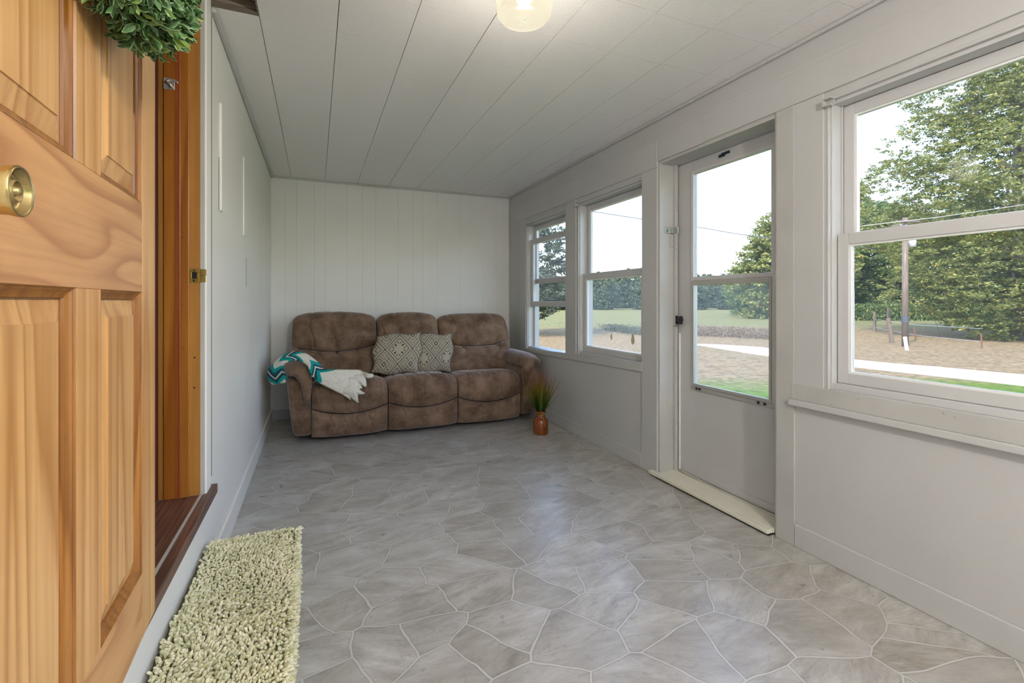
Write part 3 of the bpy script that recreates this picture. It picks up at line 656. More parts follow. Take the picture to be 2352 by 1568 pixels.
for k, (x0, x1, zt) in enumerate(mods):
    path = [(4.70, zt - .075), (4.45, zt - .065), (4.28, zt - .05), (YF + .11, zt - .052), (YF + .06, zt - .085), (YF + .045, zt - .15), (YF + .05, .22), (YF + .06, .10), (YF + .085, .04)]
    base = .44; zc = lambda s_: .305 - (1 - s_ * s_) * .055
    # arc length to the deep crease
    tl = 0; pts = spline([(0, y, z) for y, z in path], 160)
    arc = [0]
    for p, q in zip(pts[:-1], pts[1:]): arc.append(arc[-1] + (q - p).length)
    def t_at(z): 
        for p, a_ in zip(pts[60:], arc[60:]):
            if p.z < z: return a_
        return arc[-1]
    tz = {}
    T1 = lambda s_, t_at=t_at: t_at(.285) + .062 * (1 - s_ * s_)
    puff('seat_cushion', x0, x1, path, lambda s_: .05, T1, P=.056, pv=3, wr=[('mid', .020, 8, k * 1.7, .22), ('bot', .022, 7, k, .2)], seams=[(.50, .05, .005, .010)], mid=.006)
    puff('footrest_panel', x0, x1, path, lambda s_, T1=T1: T1(s_) + .006, lambda s_, t=arc[-1]: t, P=.056, pv=3.4, wr=[('top', .032, 7, k * 2.1, .22)], mid=.006)
backs = [(-.200, .548, 1.003), (.556, 1.160, .992), (1.168, 1.925, .978)]
for k, (x0, x1, zt) in enumerate(backs):
    path = [(4.60, .42), (4.64, .56), (4.70, .70), (4.755, .84), (4.80, zt - .075), (4.835, zt - .045), (4.875, zt - .05), (4.91, zt - .10), (4.92, zt - .3)]
    pts = spline([(0, y, z) for y, z in path], 160); arc = [0]
    for p, q in zip(pts[:-1], pts[1:]): arc.append(arc[-1] + (q - p).length)
    tc = next(a_ for p, a_ in zip(pts, arc) if p.z > .725)
    cr = lambda s_, tc=tc: tc - .060 * (1 - s_ * s_) + .01
    # backs run right to left along the path, so mirror the path direction for outward normals
    rp = list(reversed(path)); tot = arc[-1]
    puff('head_pillow', x0, x1, rp, lambda s_: .03, lambda s_, cr=cr, tot=tot: tot - cr(s_), P=.072, pv=3, pu=6, wr=[('bot', .050, 4, 1 + k, .22), ('top', .009, 6, k, .2)], mid=.020)
    puff('back_cushion', x0, x1, rp, lambda s_, cr=cr, tot=tot: tot - cr(s_) + .006, lambda s_, tot=tot: tot, P=.060, pv=3.4, pu=6, wr=[('top', .050, 5, .5 + k, .2)], mid=.010)
mb = MB(); mb.box(-.02, 1.80, YF + .085, 4.60, .035, .40); mb.box(-.17, 1.90, 4.66, 4.90, .10, .68); mb.box(-.15, 1.88, 4.83, 4.90, .6, .90); mb.obj('sofa_frame', plain('sofa_underside', (.025, .017, .013), .9), sofa)
for (x, y) in ((-.10, 4.42), (-.10, 4.8), (1.9, 4.42), (1.9, 4.8), (.6, 4.5), (1.2, 4.5)): mb = MB(); mb.box(x - .03, x + .03, y - .03, y + .03, 0, .05); mb.obj('foot', M['black'], sofa)
def blob(name, fn, nu=48, nv=36, mat='suede', parent=sofa):
    """closed superellipsoid-like shape mapped through fn(theta, phi) -> point"""
    rows = [[fn(2 * pi * i / nu, -pi / 2 + pi * j / nv) for i in range(nu)] for j in range(nv + 1)]
    mb = MB(); mb.grid(rows, close_u=True); return mb.obj(name, M[mat], parent, smooth=True)
def sg(v, e): return math.copysign(abs(v) ** e, v)
def arm(x0, x1, zp, side):
    xc, hw = (x0 + x1) / 2, (x1 - x0) / 2; 
    def body(th, ph):
        x, y, z = sg(cos(th), .35) * sg(cos(ph), .35), sg(sin(th), .35) * sg(cos(ph), .35), sg(sin(ph), .3)
        zz = .295 + z * .258; hwz = hw * (.80 + .04 * z); off = side * (.018 - .022 * z)
        return (xc - off + x * hwz, 4.53 + y * .41 + (.02 if z < 0 else 0) * (y < 0), zz)
    blob('arm_body', body)
    def pad(th, ph):   # long axis y
        X, Z, Y = sg(cos(th), .85) * sg(cos(ph), .55), sg(sin(th), .9) * sg(cos(ph), .55), sg(sin(ph), .62)
        x = xc + side * -.006 + X * hw * 1.03; z = zp - .058 + Z * (.074 if Z > 0 else .060) - .012 * X * X
        y = 4.46 + Y * .40
        if Y < -.5: z -= .015 * (-Y - .5) * 2
        g = max(0, -Y - .55) * .010 * abs(sin(th * 11)) ** .5
        return (x, y - g * 0, z - g * Z)
    blob('arm_pad', pad, 64, 48)
    xi = x1 - .045 if side < 0 else x0 + .045
    pts = spline([(xc, 4.13, zp - .07), ((xc + xi) / 2, 4.105, zp - .09), (xi, 4.095, zp - .15), (xi + side * -.008, 4.10, zp - .24), (xi + side * -.012, 4.115, zp - .33)], 22)
    mb = MB(); rs = [.055, .058] ; n = len(pts); rr = [(.052 if i < n * .4 else .052 * (1 - (i / n - .4) / .62 * .72)) for i in range(n)]
    mb.tube(pts, rr, 18); ob = mb.obj('arm_front_roll', M['suede'], sofa, smooth=True)
arm(-.240, -.028, .668, -1); arm(1.815, 2.040, .632, 1)

# two kilim cushions
def m_kilim(flip=0):
    a = NT('kilim_fabric'); tc = a.t.nodes.new('ShaderNodeTexCoord'); mp = a.t.nodes.new('ShaderNodeMapping'); a.set(mp.inputs[0], tc.outputs['UV'])
    mp.inputs['Scale'].default_value = (1.75, 1.35, 1); mp.inputs['Location'].default_value = (.12 + flip * .4, .22 + flip * .3, 0); s_ = a.sep(mp.outputs[0])
    tri_ = lambda v: a.math('ABSOLUTE', a.math('SUBTRACT', a.math('FRACT', v), .5))
    A, B = tri_(s_[0]), tri_(s_[1]); d = a.math('ADD', A, B); e = a.math('ABSOLUTE', a.math('SUBTRACT', A, B))
    line = lambda v, c, w: a.math('LESS_THAN', a.math('ABSOLUTE', a.math('SUBTRACT', v, c)), w)
    l1 = line(d, .5, .018); l2 = line(d, .41, .009); l3 = line(d, .62, .015); ctr = line(d, .075, .024)
    teeth = a.math('LESS_THAN', a.math('FRACT', a.math('MULTIPLY', a.math('ADD', e, .0), 17.0)), .42)
    t1 = a.math('MULTIPLY', teeth, a.math('MULTIPLY', a.math('GREATER_THAN', d, .17), a.math('LESS_THAN', d, .25)))
    t2 = a.math('MULTIPLY', a.math('LESS_THAN', a.math('FRACT', a.math('MULTIPLY', e, 9.0)), .35), a.math('MULTIPLY', a.math('GREATER_THAN', d, .30), a.math('LESS_THAN', d, .37)))
    t3 = a.math('MULTIPLY', a.math('LESS_THAN', a.math('FRACT', a.math('MULTIPLY', e, 7.0)), .3), a.math('MULTIPLY', a.math('GREATER_THAN', d, .68), a.math('LESS_THAN', d, .80)))
    v = l1
    for q in (l2, l3, ctr, t1, t2, t3): v = a.math('MAXIMUM', v, q)
    weave = a.noise(a.coord('UV', scale=(60, 60, 1)), 1.2, 3, .7)
    v = a.math('MULTIPLY', v, a.ramp(weave, [(.25, .55), (.5, 1.0)]))
    sm = a.math('MULTIPLY', a.ramp(weave, [(.54, 0.0), (.62, 1.0)]), .55)
    col = a.mix(sm, (.43, .37, .28), (.19, .165, .13)); col = a.mix(a.math('MULTIPLY', v, .95), col, (.03, .029, .03))
    a.P(Base_Color=col, Roughness=.9); a.bump(weave, .4, .002); return a.m
def pillow(label, corners, yb, yt, thick, flip):
    """corners TL,TR,BR,BL in photo pixels; the cushion leans between depth yb (bottom) and yt (top)"""
    TL, TR, BR, BL = [at_y(u, v, y) for (u, v), y in zip(corners, (yt, yt, yb, yb))]
    c = (TL + TR + BR + BL) / 4; root = thing('throw_pillow', label, 'pillow', loc=c, group='kilim throw pillows')
    n = ((TR - BL).cross(TL - BR)).normalized()
    if n.y > 0: n = -n
    N = 44; front, back = [], []
    def pos(u, v, side):
        s_, t = 2 * u - 1, 2 * v - 1
        wob = .034 * sin(3 * pi * v + .6) * abs(s_) ** 4 + .012 * abs(s_) ** 4
        wob2 = .030 * sin(3 * pi * u + 1.0) * abs(t) ** 4 + .010 * abs(t) ** 4
        uu = u + wob * (-1 if s_ > 0 else 1) * 1; vv = v + wob2 * (-1 if t > 0 else 1)
        p = TL.lerp(TR, uu).lerp(BL.lerp(BR, uu), vv)
        th = thick * (max(0, 1 - abs(s_) ** 3) ** .6) * (max(0, 1 - abs(t) ** 3) ** .6)
        return p + n * (th * side * (.6 if side > 0 else .35))
    for sd_, L_ in ((1, front), (-1, back)):
        for j in range(N + 1): L_.append([pos(i / N, j / N, sd_) for i in range(N + 1)])
    mb = MB(); mb.grid(front); nf = len(mb.f); mb.grid([list(reversed(r)) for r in back]); me = mb.mesh('cover')
    uvl = me.uv_layers.new(name='UV'); W = N + 1
    for poly in me.polygons:
        for li in poly.loop_indices:
            vi = me.loops[li].vertex_index; q = vi % (W * W); uvl.data[li].uv = ((q % W) / N, 1 - (q // W) / N)
    pc_ = link('pillow_cover', me, m_kilim(flip), root, smooth=True)
    ring = [pos(i / N, 0, 0) for i in range(N)] + [pos(1, j / N, 0) for j in range(N)] + [pos(1 - i / N, 1, 0) for i in range(N)] + [pos(0, 1 - j / N, 0) for j in range(N + 1)]
    mb = MB(); mb.tube(ring, .0055, 8, cap=False); mb.obj('piping', plain('taupe_piping', (.15, .12, .09), .8), pc_, smooth=True)
pillow('right kilim throw pillow, half hidden behind its larger neighbour on the middle seat', ((946, 768), (1041, 765), (1036, 853), (944, 858)), 4.50, 4.60, .085, 1)
pillow('front kilim throw pillow of cream and charcoal diamonds beside the white end of the blanket', ((863, 770), (970, 763), (962, 857), (853, 858)), 4.41, 4.53, .10, 0)

# crochet throw over the left arm
def m_crochet():
    a = NT('crochet_yarn'); tc = a.t.nodes.new('ShaderNodeTexCoord'); s_ = a.sep(tc.outputs['UV'])
    zig = a.math('MULTIPLY', a.math('PINGPONG', a.math('MULTIPLY', s_[1], 1.0), .45), .17)
    fine = a.math('MULTIPLY', a.math('PINGPONG', a.math('MULTIPLY', s_[1], 22.0), 1.0), .006)
    t = a.math('ADD', a.math('ADD', s_[0], zig), fine)
    W_, T_, D_ = (.74, .71, .62), (.0, .33, .31), (.004, .065, .095)
    seq = [(0, W_), (.055, T_), (.105, D_), (.135, W_), (.150, D_), (.195, T_), (.245, W_), (.345, T_), (.395, D_), (.415, W_), (.435, D_), (.465, T_), (.505, W_), (.625, T_), (.675, D_), (.700, W_), (.722, D_), (.755, T_), (.80, W_)]
    col = a.ramp(t, seq, 'CONSTANT')
    wv = a.t.nodes.new('ShaderNodeTexVoronoi'); a.set(wv.inputs['Vector'], a.coord('UV', scale=(62, 15, 1))); wv.inputs['Scale'].default_value = 1.0; wv.inputs['Randomness'].default_value = .55
    hole = a.ramp(wv.outputs[0], [(.10, 1.0), (.22, 0.0)])
    col = a.mix(a.math('MULTIPLY', hole, .7), col, (.10, .085, .07)); a.P(Base_Color=col, Roughness=.95); a.bump(a.math('SUBTRACT', 1.0, wv.outputs[0]), .9, .006); return a.m
sec = [((212, 775), (468, 735), 4.20), ((132, 660), (474, 640), 4.16), ((140, 510), (430, 520), 4.12), ((215, 400), (420, 430), 4.10), ((320, 300), (450, 372), 4.08), ((470, 195), (560, 318), 4.08), ((650, 150), (690, 306), 4.08),
       ((850, 185), (810, 345), 4.08), ((1010, 290), (905, 420), 4.08), ((1120, 390), (945, 540), 4.075), ((1205, 485), (1000, 640), 4.07), ((1420, 497), (1120, 740), 4.06), ((1680, 500), (1290, 832), 4.055), ((1890, 505), (1560, 962), 4.05), ((2070, 560), (1830, 1090), 4.045)]
def cp(c): return 600 + c[0] / 8.4, 790 + c[1] / 8.4
A_ = spline([at_y(*cp(a), y + .03) for a, b, y in sec], 150); B_ = spline([at_y(*cp(b), y - .035) for a, b, y in sec], 150)
rows = []; NW = 22
for i, (p, q) in enumerate(zip(A_, B_)):
    f = i / 149; row = []
    for k in range(NW + 1):
        w = k / NW; bul = .034 * (sin(pi * w) ** .6) * (1 - .35 * max(0, f - .7) / .3)
        fold = .010 * sin(w * 9 + f * 3) * max(0, f - .62) * 2.2
        endp = 0
        if f > .93:   # scalloped end: three long points
            tt = w * 3.2; endp = (abs((tt % 1.0) - .5) * 2) ** .8
            d_ = (B_[149] - A_[149]).normalized(); along = (A_[149] - A_[120] + B_[149] - B_[120]).normalized()
            endv = along * (-.060 * endp * (f - .93) / .07) + Vector((0, 0, -.028 * (1 - endp) * (f - .93) / .07))
        r_ = p.lerp(q, w) + Vector((0, -1, .15)) * (bul + fold)
        if f > .93: r_ = r_ + endv
        row.append(r_)
    rows.append(row)
bl = thing('crochet_throw', 'white and teal zigzag crochet blanket draped over the left sofa arm and seat', 'blanket', loc=(-.12, 4.1, .66))
mb = MB(); mb.grid(rows); me = mb.mesh('blanket'); uvl = me.uv_layers.new(name='UV'); W = NW + 1
for poly in me.polygons:
    for li in poly.loop_indices: q = me.loops[li].vertex_index; uvl.data[li].uv = ((q // W) / 149, (q % W) / NW)
ob = link('blanket', me, m_crochet(), bl, smooth=True); sm_ = ob.modifiers.new('thick', 'SOLIDIFY'); sm_.thickness = .011; sm_.offset = 0
# ruffled border folds at the white end
wy = NT('white_yarn'); wy.P(Base_Color=(.74, .71, .62), Roughness=.95); vv = wy.t.nodes.new('ShaderNodeTexVoronoi'); wy.set(vv.inputs['Vector'], wy.coord()); vv.inputs['Scale'].default_value = 110
wy.P(Base_Color=wy.mix(wy.math('MULTIPLY', wy.ramp(vv.outputs[0], [(.12, 1.0), (.25, 0.0)]), .55), (.74, .71, .62), (.25, .20, .13))); wy.bump(vv.outputs[0], .8, .004)
def flap(cs, y, out, nm='ruffle'):
    P3 = [at_y(*cp(c), y + dy) for c, dy in cs]; c0 = sum(P3, Vector()) / len(P3); ring = spline(P3 + [P3[0]], 40)[:-1]; rows = []
    for k in range(7):
        t = k / 6; rows.append([c0.lerp(p, t) + Vector((0, -1, .2)) * out * (1 - t * t) for p in ring])
    mb = MB(); mb.grid(rows, close_u=True); o = mb.obj(nm, wy.m, bl, smooth=True); s2 = o.modifiers.new('thick', 'SOLIDIFY'); s2.thickness = .006
flap([((1960, 520), .03), ((2060, 560), .02), ((2150, 570), .0), ((2165, 610), -.01), ((2130, 655), -.01), ((2030, 655), 0), ((1985, 600), .02)], 4.04, .018)
flap([((1800, 590), .02), ((1960, 600), .0), ((2020, 680), -.01), ((2030, 815), -.02), ((1990, 820), -.02), ((1890, 770), 0), ((1700, 700), .01)], 4.03, .022)
flap([((1600, 830), 0), ((1700, 640), .01), ((1860, 700), 0), ((1900, 870), -.01), ((2005, 945), -.015), ((1950, 975), -.015), ((1870, 990), -.01), ((1880, 1125), -.02), ((1840, 1120), -.02), ((1690, 1010), 0), ((1560, 930), 0)], 4.015, .030)

# ------------------------------------------------------------------ vase of grass
vx, vy = 1.812, 3.70
vase = thing('vase', 'amber orange glazed jar of tall artificial grass on the floor beside the sofa', 'vase', loc=(vx, vy, 0))
def m_jar():
    a = NT('amber_glaze'); n = a.noise(a.coord(), 14, 4); col = a.mix(n, (.26, .062, .006), (.13, .024, .003)); a.P(Base_Color=col, Roughness=.25, Coat_Weight=.4); return a.m
mb = MB(); mb.lathe([(0, .001), (.062, .001), (.066, .006), (.0665, .10), (.064, .116), (.055, .130), (.040, .142), (.0375, .150), (.038, .180), (.044, .186), (.046, .191), (.044, .196), (.038, .197), (.034, .190), (.034, .15), (.0, .145)], (vx, vy, 0), 48); mb.obj('jar', m_jar(), vase, smooth=True)
tw = plain('jute_twine', (.42, .25, .10), .9)
mb = MB(); mb.tube([(vx + .0395 * cos(t), vy + .0395 * sin(t), .168 + .002 * sin(3 * t)) for t in np.linspace(0, 2 * pi, 30)], .0016, 6)
mb.tube(spline([(vx - .005, vy - .042, .168), (vx + .002, vy - .047, .14), (vx - .002, vy - .070, .11), (vx + .006, vy - .070, .075)], 14), .0013, 6)
mb.tube(spline([(vx - .005, vy - .042, .168), (vx - .035, vy - .040, .158), (vx - .058, vy - .035, .140), (vx - .066, vy - .03, .125)], 14), .0013, 6)
mb.tube(spline([(vx - .005, vy - .042, .168), (vx - .012, vy - .048, .176), (vx + .004, vy - .046, .184), (vx + .012, vy - .046, .176), (vx - .005, vy - .042, .168)], 14), .0013, 6)
mb.obj('twine_bow', tw, vase, smooth=True)
def m_grass():
    a = NT('grass_blade'); at_ = a.t.nodes.new('ShaderNodeAttribute'); at_.attribute_name = 'tip'; g = a.t.nodes.new('ShaderNodeNewGeometry')
    c = a.ramp(at_.outputs['Fac'], [(0, (.02, .085, .010)), (.35, (.11, .17, .012)), (.62, (.30, .22, .02)), (.80, (.30, .075, .02)), (1, (.18, .04, .03))])
    c = a.mix(a.math('MULTIPLY', g.outputs['Random Per Island'], .45), c, (.05, .085, .012)); a.P(Base_Color=c, Roughness=.6); return a.m
V, Fq, tip = [], [], []
def blade(base, d, L_, wid, droop):
    d = d.normalized(); side = d.cross(Vector((0, 0, 1))); side = side.normalized() if side.length > .05 else Vector((1, 0, 0)); n0 = len(V); m_ = 9
    side = (side + RGT * .8).normalized()
    for i in range(m_ + 1):
        t = i / m_; p = base + d * (L_ * t) + Vector((d.x, d.y, 0)) * (droop * L_ * t ** 2.4) + Vector((0, 0, -1)) * (droop * L_ * .9 * t ** 3)
        w = wid * (1 - t ** 1.5) + .0003
        V.append(p - side * w); V.append(p + side * w); tip.extend([t * min(1, L_ / .34)] * 2)
    for i in range(m_): q = n0 + 2 * i; Fq.append((q, q + 1, q + 3, q + 2))
for i in range(330):
    az_ = random.uniform(0, 2 * pi); el = abs(random.gauss(0, .30)); d = Vector((cos(az_) * el, sin(az_) * el, 1))
    L_ = random.uniform(.24, .44) * (1 - .25 * min(el, 1)); blade(Vector((vx + cos(az_) * .02, vy + sin(az_) * .02, .17)), d, L_, random.uniform(.0014, .0026), random.uniform(0, .12))
for d, L_, dr in ((RGT * .25 + Vector((0, 0, 1)), .47, .45), (RGT * -.42 + Vector((0, 0, 1)), .46, .50), (RGT * .9 + Vector((0, 0, 1)), .29, .12), (RGT * .8 + Vector((.1, 0, 1)), .27, .35), (RGT * -1.1 + Vector((0, 0, 1)), .24, .15), (RGT * .75 + Vector((0, 0, 1.1)), .15, .9), (RGT * -.7 + Vector((0, 0, 1)), .14, .9), (RGT * 1.0 + Vector((0, -.1, 1)), .27, .5), (RGT * -.55 + Vector((0, 0, 1)), .3, .05)):
    blade(Vector((vx, vy, .175)), d, L_, .0022, dr)
me = fast_mesh('grass_blades', [tuple(p) for p in V], Fq); at = me.attributes.new('tip', 'FLOAT', 'POINT'); at.data.foreach_set('value', tip)
link('grass_blades', me, m_grass(), vase, kind='stuff')

# ------------------------------------------------------------------ ceiling light
lp = EYE + FWD * 1.75 + RGT * .045; lx, ly = lp.x, lp.y; zb = 2.192; r = .104
cl = thing('ceiling_light', 'round frosted glass drum ceiling light, switched on, with a star cut in its base', 'ceiling light', loc=(lx, ly, H))
mb = MB(); mb.lathe([(0, H - .001), (.085, H - .001), (.088, H - .006), (.086, H - .022), (.070, H - .026), (0, H - .026)], (lx, ly, 0), 48); mb.obj('mounting_plate', M['trim'], cl, smooth=True)
def m_shade():
    a = NT('frosted_glass_shade'); tl = a.t.nodes.new('ShaderNodeBsdfTranslucent'); tl.inputs[0].default_value = (.62, .60, .54, 1); tr = a.t.nodes.new('ShaderNodeBsdfTransparent'); tr.inputs[0].default_value = (.95, .93, .88, 1)
    gl = a.t.nodes.new('ShaderNodeBsdfGlossy'); gl.inputs['Roughness'].default_value = .15
    em = a.t.nodes.new('ShaderNodeEmission'); n = a.noise(a.coord(), 9, 2); a.set(em.inputs[0], a.mix(n, (.62, .55, .38), (.85, .82, .70))); em.inputs[1].default_value = .13
    m1 = a.t.nodes.new('ShaderNodeMixShader'); m1.inputs[0].default_value = .55; a.set(m1.inputs[1], tl.outputs[0]); a.set(m1.inputs[2], tr.outputs[0])
    m2 = a.t.nodes.new('ShaderNodeMixShader'); m2.inputs[0].default_value = .08; a.set(m2.inputs[1], m1.outputs[0]); a.set(m2.inputs[2], gl.outputs[0])
    ad = a.t.nodes.new('ShaderNodeAddShader'); a.set(ad.inputs[0], m2.outputs[0]); a.set(ad.inputs[1], em.outputs[0]); a.set(a.out.inputs[0], ad.outputs[0]); return a.m
prof = [(.084, H - .024), (.098, H - .04), (r, H - .07), (r, zb + .045), (r - .004, zb + .022), (r - .016, zb + .008), (r - .04, zb + .001), (.03, zb), (0, zb)]
mb = MB(); mb.lathe(prof, (lx, ly, 0), 64); shd = mb.obj('glass_shade', m_shade(), cl, smooth=True)
mb = MB()
for k in range(13):
    a_ = 2 * pi * k / 13 + .15; L_ = .024 + .014 * ((k * 5) % 3) / 2; mb.tube([(lx, ly, zb - .0006), (lx + cos(a_) * L_ * .5, ly + sin(a_) * L_ * .5, zb - .0008), (lx + cos(a_) * L_, ly + sin(a_) * L_, zb - .0002)], [.0005, .0011, .0002], 6)
mb.obj('cut_star', plain('cut_glass', (.42, .44, .38), .2), shd, smooth=True)
mb = MB()
for s0 in (.6, 3.4):
    mb.tube([(lx + (r - .0012) * cos(t), ly + (r - .0012) * sin(t), zb + .040 + .006 * sin(2 * t + s0)) for t in np.linspace(s0, s0 + 2.4, 26)], .0010, 5)
mb.obj('etched_swag', plain('etched_line', (.55, .48, .33), .4), shd, smooth=True)
mb = MB(); mb.lathe([(0, H - .03), (.018, H - .03), (.02, H - .05), (.03, H - .075), (.028, H - .095), (.016, H - .108), (0, H - .11)], (lx, ly, 0), 24)
be = NT('lit_bulb'); be.P(Base_Color=(1, .95, .85), Emission_Color=(1, .93, .78, 1), Emission_Strength=.35); mb.obj('bulb', be.m, cl, smooth=True)
lamp = bpy.data.lights.new('bulb_and_fill_light', 'POINT'); lamp.energy = 2.0; lamp.color = (1, .93, .82); lamp.shadow_soft_size = .08
lo_ = bpy.data.objects.new('bulb_and_fill_light', lamp); lo_.location = (lx, ly, zb - .22); COL.objects.link(lo_)

# added copy behind the photographer: unseen fill light that brightens the porch
fill_fixture = cl.copy(); COL.objects.link(fill_fixture); fill_fixture.location = (.85, -.95, H); fill_fixture['label'] = 'added copy of the frosted glass ceiling light, giving fill light from behind the viewpoint'
for c in list(cl.children):
    cc = c.copy(); cc.parent = fill_fixture; COL.objects.link(cc)
    for g in list(c.children): gg = g.copy(); gg.parent = cc; COL.objects.link(gg)
fill_lamp = bpy.data.lights.new('bulb_and_fill_light', 'POINT'); fill_lamp.energy = 36; fill_lamp.color = (1, .95, .90); fill_lamp.shadow_soft_size = .06  # strong fill lamp added out of view
fill_lamp_obj = bpy.data.objects.new('bulb_and_fill_light', fill_lamp); fill_lamp_obj.location = (.85, -.95, zb - .12); COL.objects.link(fill_lamp_obj)

# ------------------------------------------------------------------ outdoors
def gz(x, y):
    d = x * FWD.x + y * FWD.y
    if d < 4: return -.50
    if d < 25: return -.50 - .53 * (d - 4) / 21
    if d < 100: return -1.03 + .53 * ((d - 25) / 75) ** 1.0
    return -.50 + .9 * min((d - 100) / 60, 1) * .6
def ground_at(u, v):
    r_ = ray(u, v); t = 2.0; 
    while t < 400:
        p = EYE + r_ * t
        if p.z < gz(p.x, p.y): return Vector((p.x, p.y, gz(p.x, p.y)))
        t *= 1.004
    return EYE + r_ * 300
def m_ground():
    a = NT('field_ground'); tc = a.coord(); s_ = a.sep(tc)
    d = a.math('ADD', a.math('MULTIPLY', s_[0], FWD.x), a.math('MULTIPLY', s_[1], FWD.y))
    wob = a.noise(tc, .35, 4); dn = a.math('ADD', d, a.math('MULTIPLY', a.math('SUBTRACT', wob, .5), 7.0))
    fz = a.noise(tc, 6, 6, .75); big = a.noise(tc, .12, 3); pat = a.noise(tc, 1.6, 5, .7)
    fz = a.ramp(fz, [(.34, 0.0), (.66, 1.0)]); green = a.mix(fz, (.045, .105, .008), (.17, .26, .030)); tan = a.mix(fz, (.12, .085, .042), (.42, .32, .19)); pale = a.mix(fz, (.14, .15, .06), (.25, .24, .12))
    c = a.mix(a.ramp(a.math('DIVIDE', dn, 100), [(.095, 0.0), (.125, 1.0)]), green, tan)
    c = a.mix(a.ramp(a.math('DIVIDE', dn, 100), [(.34, 0.0), (.42, 1.0)]), c, pale)
    c = a.mix(a.math('MULTIPLY', a.ramp(pat, [(.52, 0.0), (.68, 1.0)]), .45), c, (.085, .09, .03))
    a.P(Base_Color=c, Roughness=.95, Specular_IOR_Level=.1); a.bump(fz, .7, .05); return a.m
xs = np.concatenate([np.linspace(-60, 2, 12), np.linspace(3, 60, 90), np.linspace(62, 260, 50)]); ys = np.concatenate([np.linspace(-60, -2, 10), np.linspace(-1, 70, 110), np.linspace(72, 260, 50)])
V = np.array([(x, y, gz(x, y)) for y in ys for x in xs]); nx = len(xs)
F_ = np.array([(j * nx + i, j * nx + i + 1, (j + 1) * nx + i + 1, (j + 1) * nx + i) for j in range(len(ys) - 1) for i in range(nx - 1)])
o = link('ground', fast_mesh('ground', V, F_), m_ground(), smooth=True, kind='structure')
# gravel drive
far = [(1500, 783), (1600, 789.5), (1660, 792), (1770, 800), (1970, 827), (2150, 843), (2352, 861), (2700, 890)]; near = [(1500, 785), (1600, 793), (1660, 802), (1770, 819), (1970, 844), (2150, 864), (2352, 887), (2700, 930)]
def up(p, h): return (p.x, p.y, gz(p.x, p.y) + h)
fp = spline([ground_at(*q) for q in far], 60); np_ = spline([ground_at(*q) for q in near], 60)
mb = MB(); mb.grid([[up(a.lerp(b, k / 4), .012 if 0 <= k <= 4 else -.15) for k in range(-1, 6)] for a, b in zip(fp, np_)]) if False else mb.grid([[up(a, -.2)] + [up(a.lerp(b, k / 4), .012) for k in range(5)] + [up(b, -.2)] for a, b in zip(fp, np_)])
gr_ = NT('white_gravel'); n = gr_.noise(gr_.coord(), 30, 4, .7); gr_.P(Base_Color=gr_.mix(n, (.5, .49, .47), (.75, .74, .72)), Roughness=.9)
mb.obj('driveway', gr_.m, kind='structure')

# trees: crowns of leaf sprays carried on branches
def leaf_mat(name, lo, mid, hi, transl=.35): return m_leafy(name, lo, mid, hi, transl, .5)
LM = {'oak': leaf_mat('oak_leaves', (.085, .135, .032), (.26, .285, .085), (.56, .44, .11)), 'maple': leaf_mat('maple_leaves', (.060, .118, .036), (.16, .225, .075), (.50, .46, .09)), 'far': leaf_mat('far_leaves', (.062, .095, .055), (.115, .15, .085), (.18, .20, .10)), 'grey': leaf_mat('shaded_leaves', (.055, .08, .055), (.105, .135, .085), (.19, .20, .12))}
BARK = wood('tree_bark', 'Z', (.22, .19, .16), (.10, .085, .07), 20, .9, fibre=.9)
def crown_mesh(name, blobs, per, leaf, spread=1.0):
    """blobs: (centre, (rx,ry,rz)); per leaves scattered over each blob's shell and inside in small sprays"""
    P_ = []
    for c, rad in blobs:
        k = max(6, int(per * 1.5) // 26); dirs = rng.normal(size=(k, 3)); dirs /= np.linalg.norm(dirs, axis=1)[:, None]
        rr = rng.uniform(.55, 1.0, size=(k, 1)) ** .6; cc = np.array(c) + dirs * rr * np.array(rad)
        for q in cc:
            m_ = 26; P_.append(q + rng.normal(size=(m_, 3)) * np.array([.34, .34, .16]) * leaf * 3.9 * spread)
    P_ = np.concatenate(P_); n = len(P_)
    d = rng.normal(size=(n, 3)); d[:, 2] *= .5; d /= np.linalg.norm(d, axis=1)[:, None]
    e = rng.normal(size=(n, 3)); e -= (e * d).sum(1)[:, None] * d; e /= np.linalg.norm(e, axis=1)[:, None]
    s_ = (leaf * rng.uniform(.6, 1.3, size=(n, 1)))
    V = np.stack([P_ - d * s_, P_ + e * s_ * .45, P_ + d * s_, P_ - e * s_ * .45], 1).reshape(-1, 3)
    return fast_mesh(name, V, np.arange(n * 4).reshape(-1, 4))
